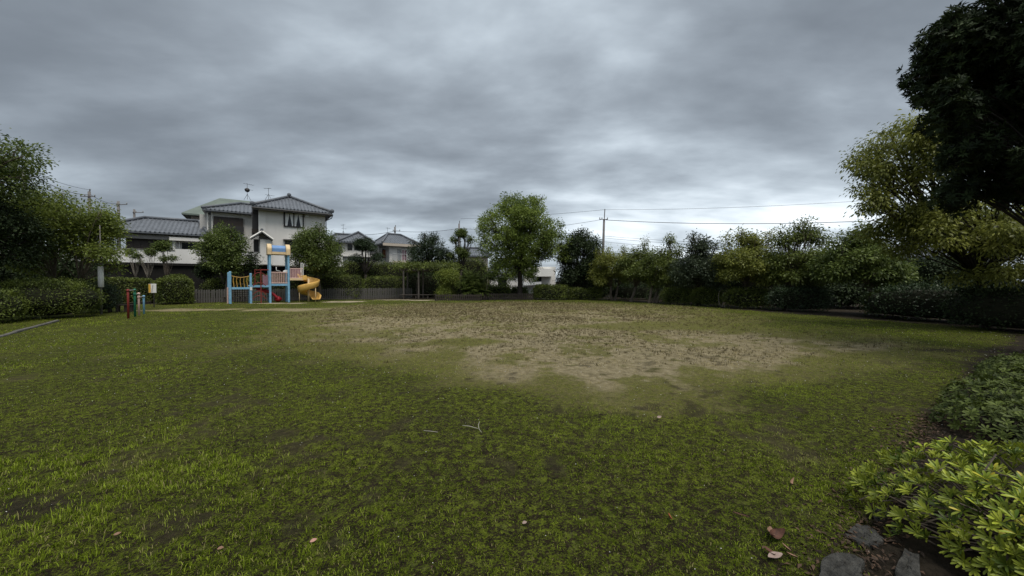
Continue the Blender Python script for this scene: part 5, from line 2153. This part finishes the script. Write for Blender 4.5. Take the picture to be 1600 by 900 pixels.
    tree('conifer', 'broad dark conifer with spiky top right of the balcony house', gpt(671, 36.5),
         box_lobes(632, 708, 374, 424, 36.5, 16, seed=54, s0=0.24, s1=0.36) + box_lobes(650, 690, 364, 386, 36.5, 6, seed=55, s0=0.3, s1=0.42)
         + box_lobes(660, 668, 360, 372, 36.5, 2, seed=56) + box_lobes(676, 683, 364, 378, 36.5, 2, seed=57) + box_lobes(640, 648, 370, 384, 36.5, 2, seed=58),
         LM['leaf_pine'], 9000, L=0.2, wr=0.3, trunk_r=0.15, bark='dark_bark')
    tree('tall_pruned_tree', 'tall narrow pruned tree with bare limbs left of the round tree', gpt(722, 36.0),
         box_lobes(711, 731, 355, 376, 36, 4, seed=61, s0=0.4, s1=0.55) + box_lobes(703, 718, 368, 382, 36, 3, seed=62) + box_lobes(727, 743, 368, 384, 36, 3, seed=63)
         + box_lobes(708, 736, 384, 404, 36, 5, seed=64) + box_lobes(700, 712, 392, 410, 36, 3, seed=65),
         LM['leaf_mid'], 3600, L=0.18, trunk_r=0.13, bark='dark_bark', fork=2.6, shell=0.7)
    # creeper on the pergola
    tree('creeper', 'green creeper covering the top of the pergola', gpt(652, 33.2),
         [(np.array([(652 - 800) / F * 33.2 + x, 33.2 + y, 2.85 + 0.1 * math.sin(x * 3)]), np.array([0.75, 0.8, 0.32]))
          for x in np.arange(-1.3, 3.1, 0.73) for y in (-0.7, 0.6)],
         LM['leaf_hedge'], 6000, L=0.15, trunk_r=0.05, fork=2.4, bark='dark_bark', cat='creeper', droop=0.6, twigs=0)
    hedge_px('shade_fill', 'near-black shrub mass added behind the pergola to stand for shade', 634, 704, 428, 35.8, 1.2, LM['leaf_dark'], 5000, L=0.12, e=4, rough=0.1, cat='shrub')  # near-black foliage added to paint the shade beneath the pergola
    tree('lime_shrub', 'pale lime-green shrub at the pergola end', gpt(699, 30.9),
         box_lobes(678, 722, 418, 452, 30.9, 9, seed=66, s0=0.3, s1=0.45) + box_lobes(682, 712, 440, 466, 30.7, 5, seed=67),
         LM['leaf_lime'], 6500, L=0.12, trunk_r=0.05, fork=0.4, cat='shrub', stems=[(-0.2, 0), (0.2, 0.1)])
    tree('lime_shrub', 'little pale shrub at the foot of the lime-green shrub', gpt(692, 30.2), box_lobes(680, 706, 452, 468, 30.2, 4, seed=68),
         LM['leaf_lime'], 1500, L=0.1, trunk_r=0.03, fork=0.15, cat='shrub')
    cycad()
    # ---- the large round tree
    tree('camphor_tree', 'large round light green camphor tree, tallest of the far side', gpt(812, 31.0),
         box_lobes(740, 882, 294, 430, 31.0, 38, seed=71, s0=0.19, s1=0.29, low=-0.95, depth=3.3)
         + box_lobes(836, 894, 345, 420, 30.8, 10, seed=72, s0=0.24, s1=0.36) + box_lobes(756, 858, 395, 448, 31, 14, seed=73, s0=0.22, s1=0.32)
         + box_lobes(770, 800, 425, 452, 31, 3, seed=74),
         LM['leaf_camphor'], 40000, tufts=8, L=0.165, trunk_r=0.22, fork=2.6, bark='dark_bark', per=11, spread=0.13, shell=0.35)
    hedge_px('low_shrub', 'low pale shrubs behind the fence under the camphor tree', 757, 802, 446.5, 33.0, 1.0, LM['leaf_lime'], 3600, L=0.1, e=2.6, rough=0.12, cat='shrub')
    hedge_px('low_shrub', 'small shrub at the foot of the camphor trunk', 796, 826, 449, 32.4, 0.9, LM['leaf_mid'], 2200, L=0.1, e=2.6, rough=0.12, cat='shrub')
    tree('thin_tree', 'spindly sapling under the left side of the camphor tree', gpt(766, 34), box_lobes(756, 780, 418, 446, 34, 4, seed=75), LM['leaf_mid'], 700, L=0.16, trunk_r=0.05, bark='pale_bark')
    tree('dark_tree', 'dark evergreen rounded tree right of the camphor tree', gpt(905, 32.0),
         box_lobes(868, 948, 354, 440, 32.0, 20, seed=76, s0=0.22, s1=0.34, egg=0.25) + box_lobes(864, 952, 405, 466, 32.0, 14, seed=77, s0=0.26, s1=0.38), LM['leaf_dark'], 20000, L=0.17, trunk_r=0.2, bark='dark_bark')
    hedge_px('clipped_hedge', 'dark clipped hedge at the foot of the dark evergreen tree', 832, 892, 447, 30.6, 1.3, LM['leaf_hedge'], 7000, L=0.09, e=4, rough=0.07)
    hedge_px('low_shrub', 'low shrubs between the dark tree and the cherry trunks', 888, 948, 453, 30.6, 1.0, LM['leaf_hedge'], 5000, L=0.09, e=2.8, rough=0.1, cat='shrub')
    # ---- right-hand row, receding away from the camera
    def cherry(label, pxb, d, crowns, n, seed, m='leaf_row', r=0.10, stems=None, L=0.14, fork=1.1, bark='bark', shoots=()):
        lobes = []
        for i, (a, b, y0, y1, k) in enumerate(crowns):
            lobes += box_lobes(a, b, y0, y1, d, k, seed=seed + i, s0=0.22, s1=0.36, squash=0.6)
        for i, (a, yt) in enumerate(shoots):
            for k in range(3):
                lobes.append((np.array(W(a + (k - 1) * 1.5, yt + 6 + 11 * k, d)), np.array([0.10 + 0.07 * k, 0.10 + 0.07 * k, 0.24])))
        tree('cherry_tree', label, gpt(pxb, d), lobes, M[m], n, L=L, trunk_r=r, bark=bark, fork=fork, per=8, spread=0.16, stems=stems, droop=0.4, tufts=9,
             group='trees along the right edge of the lawn')
    cherry('yellow-green cherry tree with pale trunk beside the dark evergreen', 956, 29.5, ((920, 1000, 390, 450, 16), (918, 965, 420, 460, 6)), 12000, 81, m='leaf_cherry', stems=[(0, 0), (0.3, 0.1)], shoots=((936, 386), (951, 380), (976, 388)))
    cherry('second yellow-green cherry tree from the dark evergreen', 986, 27.6, ((962, 1036, 388, 454, 16),), 11000, 84, bark='bark', shoots=((992, 384), (1009, 378), (1024, 386)))
    cherry('bushy multi-stemmed cherry beside the grey-green tree', 1019, 26.0, ((996, 1062, 388, 456, 14), (1012, 1072, 408, 458, 7)), 11000, 87, stems=[(-0.2, 0), (0.1, 0.1), (0.35, 0)], shoots=((1035, 384), (1048, 374), (1060, 390)))
    tree('grey_green_tree', 'dark grey-green tree with ragged top in the right-hand row', gpt(1092, 23.6),
         box_lobes(1046, 1140, 390, 462, 23.6, 20, seed=91, s0=0.22, s1=0.36) + box_lobes(1066, 1112, 376, 400, 23.6, 6, seed=92)
         + box_lobes(1078, 1088, 360, 384, 23.6, 3, seed=93) + box_lobes(1094, 1104, 370, 388, 23.6, 2, seed=94) + box_lobes(1112, 1122, 374, 394, 23.6, 2, seed=95),
         LM['leaf_grey'], 16000, L=0.14, tufts=8, trunk_r=0.13, bark='dark_bark', group='trees along the right edge of the lawn')
    cherry('spreading olive-green cherry right of the grey-green tree', 1165, 21.2, ((1114, 1222, 376, 460, 20), (1150, 1200, 362, 390, 5)), 15000, 101, m='leaf_cherry', shoots=((1136, 372), (1160, 356), (1178, 362), (1205, 366)))
    cherry('cherry tree with tall feathery top shoots in the right-hand row', 1226, 19.6, ((1190, 1304, 378, 462, 20), (1240, 1284, 352, 385, 6), (1215, 1240, 362, 384, 3)), 16000, 105, shoots=((1222, 356), (1250, 344), (1263, 340), (1278, 352), (1296, 370)))
    cherry('dark green cherry with forked pale trunk near the right corner', 1364, 16.6, ((1280, 1402, 376, 456, 20), (1318, 1356, 366, 390, 4), (1345, 1425, 400, 456, 8)), 17000, 111, m='leaf_mid', shoots=((1312, 366), (1330, 358), (1352, 364), (1372, 372)), bark='pale_bark', fork=1.2, stems=[(0, 0), (0.25, 0.2)])
    for i, (a, b, yt, d, mt, lab) in enumerate((
            (1034, 1086, 453, 24.4, 'leaf_hedge', 'low dark hedge left of the small gap in the right row'),
            (1083, 1128, 452, 23.0, 'leaf_hedge', 'low leafy shrub under the grey-green tree'),
            (1132, 1204, 454, 20.9, 'leaf_hedge', 'low dark hedge under the olive-green cherry'),
            (1200, 1300, 452, 18.8, 'leaf_pine', 'long dark hedge beneath the feathery cherry'))):
        hedge_px('low_hedge', lab, a, b, yt, d, 1.0, LM[mt], 6000, L=0.085, e=3, rough=0.1, turn=R(-62) * 0 + R(-20))
    tree('pale_stem_shrub', 'bare grey stems showing in the gap of the right hedge', gpt(1130, 21.9), box_lobes(1124, 1140, 440, 462, 21.9, 3, seed=118), LM['leaf_grey'], 250, L=0.1,
         trunk_r=0.03, bark='pale_bark', fork=0.35, stems=[(-0.1, 0), (0.0, 0.05), (0.1, 0)], cat='shrub')
    # dark trees behind the row that close the view
    for a, b, y0, y1, d, s, lab in ((1280, 1440, 425, 488, 20.5, 129, 'dark thicket low between the forked cherry and the deep hedge'),
                                    (940, 1060, 418, 452, 36, 121, 'dark undergrowth trees behind the cherry trunks'),
                                    (1110, 1240, 410, 452, 27, 123, 'dark tree behind the olive-green cherry'),
                                    (1235, 1345, 405, 455, 23, 125, 'dark tree closing the view behind the feathery cherry'),
                                    (1395, 1560, 405, 448, 22, 127, 'dark tree far behind the spreading right-hand tree')):
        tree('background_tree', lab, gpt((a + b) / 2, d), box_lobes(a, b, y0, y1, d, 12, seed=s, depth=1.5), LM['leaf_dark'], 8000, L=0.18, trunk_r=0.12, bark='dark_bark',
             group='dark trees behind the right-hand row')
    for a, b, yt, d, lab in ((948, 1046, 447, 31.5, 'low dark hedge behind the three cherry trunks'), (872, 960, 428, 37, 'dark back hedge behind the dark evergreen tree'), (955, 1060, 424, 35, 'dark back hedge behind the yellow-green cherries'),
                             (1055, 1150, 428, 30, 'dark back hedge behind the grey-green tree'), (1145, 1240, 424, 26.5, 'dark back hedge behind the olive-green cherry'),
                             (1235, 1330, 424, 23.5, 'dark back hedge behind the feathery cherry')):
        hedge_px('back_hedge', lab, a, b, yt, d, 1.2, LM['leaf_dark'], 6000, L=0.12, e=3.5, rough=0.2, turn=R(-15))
    tree('spreading_tree', 'large light green spreading tree at right with hanging leaves', gpt(1545, 12.2),
         box_lobes(1352, 1480, 178, 330, 11.6, 22, seed=131, s0=0.12, s1=0.24, depth=1.6, squash=0.6) + box_lobes(1372, 1600, 300, 420, 11.6, 34, seed=132, s0=0.12, s1=0.24, depth=2.2, squash=0.4)
         + box_lobes(1500, 1680, 400, 455, 11.0, 8, seed=133, s0=0.2, s1=0.3, squash=0.5) + box_lobes(1345, 1400, 300, 345, 11.4, 4, seed=134) + box_lobes(1500, 1660, 325, 415, 11.2, 14, seed=135, s0=0.16, s1=0.26, squash=0.45, depth=1.5),
         LM['leaf_cherry'], 28000, tufts=18, L=0.13, wr=0.40, trunk_r=0.15, bark='dark_bark', fork=1.7, per=8, spread=0.17, droop=0.7, shell=0.6)
    hedge('dark_hedge', 'deep dark hedge under the spreading tree at right', gpt(1500, 13.6), R(-58), (2.6, 1.0, 1.3), LM['leaf_pine'], 9000, 0.08, 3.2, rough=0.1)
    hedge('dark_hedge', 'dark shrub left of the deep hedge under the spreading tree', gpt(1402, 15.6), R(-58), (1.0, 0.8, 1.0), LM['leaf_hedge'], 4500, 0.08, 2.8, rough=0.1)
    hedge('dark_hedge', 'black-green shrub at the far right picture edge', gpt(1610, 10.9), R(-62), (1.7, 0.9, 1.25), LM['leaf_dark'], 6000, 0.08, 2.8, rough=0.1)
    evergreen()
    low_shrubs()
    bright_bush()


def cycad():
    """dark spiky cycad-like shrub: arching fronds with rows of leaflets"""
    rng = np.random.default_rng(900)
    base = gpt(735, 30.6)
    o = thing('cycad', 'dark spiky cycad shrub with arching fronds at centre left', 'shrub', base)
    C, A, N_, Ls, V = [], [], [], [], []
    st = MB()
    heads = [(-0.5, 0.0, 1.15), (0.3, -0.1, 1.5), (0.75, 0.2, 1.1), (-0.1, 0.25, 1.65), (0.0, -0.35, 0.6), (0.85, -0.25, 0.55)]
    for hx, hy, hz in heads:
        st.path([(hx * 0.5, hy * 0.5, -0.05), (hx * 0.8, hy, hz * 0.5), (hx, hy, hz)], [0.16, 0.13, 0.11], 8)
        for k in range(60):
            az = rng.uniform(0, 6.28)
            el = rng.uniform(0.15, 1.35)
            ln = rng.uniform(0.75, 1.25)
            q = Vector((hx, hy, hz))
            d = Vector((math.cos(az) * math.cos(el), math.sin(az) * math.cos(el), math.sin(el)))
            pts = [q.copy()]
            for s in range(8):
                q = q + d * (ln / 8)
                d = (d + Vector((0, 0, -0.15))).normalized()
                pts.append(q.copy())
            v = rng.normal(0.45, 0.2)
            for s in range(1, 9):
                t = (pts[s] - pts[s - 1]).normalized()
                sd_ = t.cross(Vector((0, 0, 1)))
                if sd_.length < 1e-3:
                    continue
                sd_.normalize()
                for sg in (-1, 1):
                    for r in (0.0, 0.5):
                        C.append(pts[s - 1].lerp(pts[s], r))
                        A.append(sd_ * sg + t * 0.55 + Vector((0, 0, 0.2)))
                        N_.append(Vector((0, 0, 1)) + t * 0.2)
                        Ls.append(0.20 * (1 - 0.55 * abs(s / 8 - 0.45)))
                        V.append(v)
    C, A, N_ = (np.array([tuple(q) for q in x]) for x in (C, A, N_))
    Ls = np.array(Ls)
    V = np.clip(np.array(V) + rng.normal(0, 0.1, len(V)), 0, 1)
    leaves_np('fronds', C, A, N_, Ls, Ls * 0.30, V, M['leaf_mid'], o)
    leaf_cloud('inner_foliage', rng, [(np.array([x, 0.15, z]), np.array([0.55, 0.5, 0.5])) for x, z in ((-0.5, 0.55), (0.0, 0.9), (0.55, 0.6), (0.1, 0.4))],
               3500, M['leaf_dark'], o, 0.16, 0.3, 8, 0.14)
    st.build('trunks', M['dark_bark'], o, True)


def whorl_leaves(rng, tips, dirs, per, L, wr, lift=0.35):
    """whorls of leaves at shoot tips: returns leaf bases, axes, normals, lengths"""
    n = len(tips)
    C = np.repeat(tips, per, 0)
    D = np.repeat(dirs, per, 0)
    ref = norm(np.cross(D, rng.normal(0, 1, D.shape)))
    a = np.tile(np.arange(per) * 2.399, n) + np.repeat(rng.uniform(0, 6.28, n), per)
    r2 = np.cross(D, ref)
    # a common frame per whorl
    ref = np.repeat(norm(np.cross(dirs, np.array([[0.3, 0.5, 0.81]]))), per, 0)
    r2 = np.cross(D, ref)
    rad = ref * np.cos(a)[:, None] + r2 * np.sin(a)[:, None]
    li = lift + rng.normal(0, 0.22, n * per)
    ax = norm(rad + D * li[:, None])
    nr = norm(D - rad * li[:, None] * 0.8 + rng.normal(0, 0.12, D.shape))
    C = C - D * (rng.random((n * per, 1)) * L * 0.25)
    Ln = L * rng.uniform(0.7, 1.15, n * per)
    return C, ax, nr, Ln


def evergreen():
    rng = np.random.default_rng(950)
    d = 6.9
    base = gpt(1668, 7.4)
    lobes = (box_lobes(1482, 1730, -90, 250, d, 26, seed=141, s0=0.2, s1=0.34, depth=2.2)
             + box_lobes(1500, 1740, 150, 340, 6.4, 16, seed=142, s0=0.22, s1=0.34, depth=1.6)
             + box_lobes(1440, 1530, 95, 250, 6.9, 10, seed=143, s0=0.28, s1=0.4) + box_lobes(1560, 1740, 230, 345, 7.6, 12, seed=144, s0=0.24, s1=0.36)
             + box_lobes(1520, 1640, 225, 330, 7.3, 8, seed=146, s0=0.3, s1=0.42)
             + box_lobes(1500, 1740, -60, 325, 7.6, 16, seed=145, s0=0.3, s1=0.42, depth=1.2))
    o = thing('evergreen_tree', 'big dark evergreen tree overhanging the upper right corner', 'tree', base)
    rel = [(p - np.array(base), r) for p, r in lobes]
    tm, bm = MB(), MB()
    tm.path([(0, 0, -0.1), (0, 0, 0.2), (-0.1, 0.05, 1.4), (-0.25, 0, 2.6), (-0.3, 0, 4.5)], [0.36, 0.27, 0.23, 0.2, 0.12], 10)
    tm.build('trunk', M['dark_bark'], o, True)
    tips, dirs, K = [], [], []
    for p, r in rel:
        a = Vector((-0.25, 0, min(4.4, max(1.6, p[2] - 1.2))))
        pts = limb(bm, rng, a, p, 0.026, 0.01, 0.05, n=6)
        k = int(230 * (r.mean() / 0.6) ** 2)
        dd = norm(rng.normal(0, 1, (k, 3)))
        rad = 1 - 0.5 * rng.random(k) ** 1.5 + rng.normal(0, 0.06, k)
        t = p + dd * r * rad[:, None]
        tips.append(t)
        dirs.append(norm(dd * 0.8 + rng.normal(0, 0.35, (k, 3)) + np.array([0, 0, 0.45])))
        K.append(np.clip(rng.normal(0.45, 0.2, k), 0, 1))
        for j in range(0, k, 14):
            limb(bm, rng, pts[-2], t[j], 0.018, 0.006, n=3, seg=4)
    bm.build('branches', M['dark_bark'], o, True)
    tips, dirs, K = np.concatenate(tips), np.concatenate(dirs), np.concatenate(K)
    per = 9
    C, ax, nr, Ln = whorl_leaves(rng, tips, dirs, per, 0.125, 0.28, 0.55)
    leaves_np('crown', C, ax, nr, Ln, Ln * 0.27, np.clip(np.repeat(K, per) + rng.normal(0, 0.12, len(C)), 0, 1), M['leaf_dark'], o)


LEAF_PROF = [(0.0, 0.06), (0.18, 0.34), (0.42, 0.72), (0.66, 0.98), (0.85, 0.86), (0.96, 0.48), (1.0, 0.0)]


def leaf_shape(L, w, fold=0.16, curve=0.12, cols=1):
    """a blunt spoon-shaped leaf along +X"""
    v, f = [], []
    for t, h in LEAF_PROF:
        z = -curve * L * (t - 0.35) ** 2
        hw = h * w / 2
        v += [(t * L, -hw, z + hw * fold * 2), (t * L, 0, z), (t * L, hw, z + hw * fold * 2)]
    for k in range(len(LEAF_PROF) - 1):
        a = k * 3
        if k == len(LEAF_PROF) - 2:
            f += [(a, a + 1, a + 4), (a + 1, a + 2, a + 4)]
        else:
            f += [(a, a + 1, a + 4, a + 3), (a + 1, a + 2, a + 5, a + 4)]
    return v, f


def leaf_matrix(c, ax, nr):
    x = Vector(ax).normalized()
    y = Vector(nr).cross(x).normalized()
    z = x.cross(y)
    m = Matrix((x, y, z)).transposed().to_4x4()
    m.translation = Vector(c)
    return m


def spoon_leaves(name, C, ax, nr, L, wr, var, m, parent):
    """many spoon-shaped leaves as one mesh"""
    v, f = leaf_shape(1.0, wr)
    v = np.array(v)
    x = norm(ax)
    y = norm(np.cross(nr, x))
    z = np.cross(x, y)
    P = C[:, None, :] + (v[None, :, 0:1] * x[:, None, :] + v[None, :, 1:2] * y[:, None, :] + v[None, :, 2:3] * z[:, None, :]) * L[:, None, None]
    tri = []
    for q in f:
        tri.append(q[:3])
        if len(q) == 4:
            tri.append((q[0], q[2], q[3]))
    tri = np.array(tri)
    n, k = len(C), len(v)
    F_ = (np.arange(n)[:, None, None] * k + tri[None]).reshape(-1, 3)
    return mesh_np(name, P.reshape(-1, 3), F_, 3, m, parent, {'var': np.repeat(var, k)}, True)


def low_shrubs():
    """knee-high dark shrubs along the right border"""
    rng = np.random.default_rng(960)
    specs = [((4.85, 3.62), 0.52, 0.48, 0.30, 'low dark shrub directly behind the bright bush'),
             ((5.85, 4.30), 0.62, 0.52, 0.31, 'low leafy shrub behind, second from the bright bush'),
             ((7.05, 4.95), 0.75, 0.55, 0.32, 'low leafy shrub on the right border, third from the bright bush'),
             ((8.2, 5.7), 0.85, 0.6, 0.32, 'low shrub at the right picture edge, farthest of the border shrubs')]
    for (x, y), rx, ry, h, lab in specs:
        o = thing('border_shrub', lab, 'shrub', (x, y, 0), 0.3, 'low shrubs along the right border')
        k = int(420 * rx * ry / 0.3)
        a = rng.uniform(0, 6.28, k)
        q = np.sqrt(rng.random(k))
        zz = np.sqrt(np.maximum(0, 1 - q ** 2.6))
        t = np.stack([q * np.cos(a) * rx, q * np.sin(a) * ry, np.maximum(0.04, zz * h * rng.uniform(0.6, 1.15, k) * (0.75 + 0.5 * fbm(q * np.cos(a) * rx * 4 + x, q * np.sin(a) * ry * 4 + 3, 2)))], 1)
        t += rng.normal(0, 0.02, t.shape)
        dd = norm(np.stack([np.cos(a) * q, np.sin(a) * q, 0.5 + zz], 1) + rng.normal(0, 0.3, (k, 3)))
        C, ax, nr, Ln = whorl_leaves(rng, t, dd, 7, 0.058, 0.3, 0.45)
        K = np.clip(np.repeat(rng.normal(0.45, 0.2, k), 7) + rng.normal(0, 0.12, k * 7), 0, 1)
        spoon_leaves('leaves', C, ax, nr, Ln, 0.34, K, M['leaf_low'], o)
        st = MB()
        for j in range(0, k, 6):
            limb(st, rng, (t[j][0] * 0.3, t[j][1] * 0.3, -0.02), t[j], 0.008, 0.003, n=3, seg=4)
        st.build('stems', M['dark_bark'], o)


def bright_bush():
    """bright yellow-green bush in the near right corner; its leaves stand in whorls"""
    rng = np.random.default_rng(970)
    base = Vector((3.08, 1.90, 0))
    o = thing('tobira_bush', 'bright yellow-green bush with whorled leaves in the bottom right corner', 'bush', base)
    rx, ry, h = 0.92, 0.80, 0.49
    k = 1200
    a = rng.uniform(0, 6.28, k)
    q = np.sqrt(rng.random(k)) ** 0.9
    zz = np.sqrt(np.maximum(0, 1 - q ** 3.0))
    lump = 1 + 0.14 * np.sin(a * 3 + 1) * q
    t = np.stack([q * np.cos(a) * rx * lump, q * np.sin(a) * ry * lump, np.maximum(0.05, zz * h * rng.uniform(0.80, 1.1, k))], 1)
    low = rng.random(k) < 0.42
    t[low, 2] *= rng.uniform(0.25, 0.85, low.sum())
    dd = norm(np.stack([np.cos(a) * q * 0.9, np.sin(a) * q * 0.9, 0.35 + zz], 1) + rng.normal(0, 0.25, (k, 3)))
    per = 11
    C, ax, nr, Ln = whorl_leaves(rng, t, dd, per, 0.055, 0.22, 0.8)
    K = np.clip(np.repeat(rng.normal(0.45, 0.26, k), per) + rng.normal(0, 0.16, k * per), 0, 1)
    # the leaves that show largest: close to the camera, inside the picture, upper side
    wc = C + np.array(base)
    tip = wc + ax * Ln[:, None]
    px = 800 + F * tip[:, 0] / tip[:, 1]
    py = HY + F * (H - tip[:, 2]) / tip[:, 1]
    vis = (px > 1370) & (px < 1605) & (py < 905) & (py > 680)
    score = np.where(vis, (tip[:, 2] * 1.2 - 0.28 * np.hypot(tip[:, 0], tip[:, 1]) + 0.25 * (nr[:, 2] - 0.4 * nr[:, 1])), -9)
    order = np.argsort(-score)
    big = order[:300]
    rest = order[300:]
    var = []
    for s in range(5):
        v, f = leaf_shape(1.0, (0.22, 0.25, 0.20, 0.26, 0.23)[s], 0.16, (0.12, 0.3, -0.05, 0.2, 0.1)[s])
        me = bpy.data.meshes.new('leaf')
        me.from_pydata(v, [], f)
        me.materials.append(M['leaf_tobira_piece'])
        me.polygons.foreach_set('use_smooth', np.ones(len(me.polygons), dtype=bool))
        me.update()
        var.append(me)
    for j, i in enumerate(big):
        lo = bpy.data.objects.new('leaf', var[j % 5])
        COL.objects.link(lo)
        lo.parent = o
        lo.matrix_local = leaf_matrix(C[i], ax[i], nr[i]) @ Matrix.Scale(float(Ln[i]), 4)
    tag(spoon_leaves('leaves', C[rest], ax[rest], nr[rest], Ln[rest], 0.23, K[rest], M['leaf_tobira'], o), kind='stuff')
    # a few broad yellow leaves of another shoot near the top
    for (x, y, z, az, s) in ((0.10, 0.08, 0.47, 3.0, 0.075), (0.19, -0.03, 0.46, 4.3, 0.07), (0.28, 0.08, 0.50, 0.4, 0.075), (0.13, -0.1, 0.43, 3.6, 0.07), (0.32, 0.0, 0.47, 5.3, 0.07)):
        v, f = leaf_shape(1.0, 0.52, 0.10, 0.2)
        me = bpy.data.meshes.new('broad_leaf')
        me.from_pydata(v, [], f)
        me.materials.append(leafmat('leaf_yellow', (0.30, 0.34, 0.02), (0.42, 0.42, 0.03), 0.3, 0.4))
        me.update()
        lo = bpy.data.objects.new('broad_leaf', me)
        COL.objects.link(lo)
        lo.parent = o
        lo.matrix_local = leaf_matrix((x, y, z), (math.cos(az), math.sin(az), 0.1), (0.1, -0.45, 1)) @ Matrix.Scale(s, 4)
    st = MB()
    for j in range(0, k, 3):
        limb(st, rng, (t[j][0] * 0.25, t[j][1] * 0.25, -0.02), t[j] - dd[j] * 0.02, 0.009, 0.004, n=3, seg=4)
    st.build('stems', M['bark'], o)


vegetation()
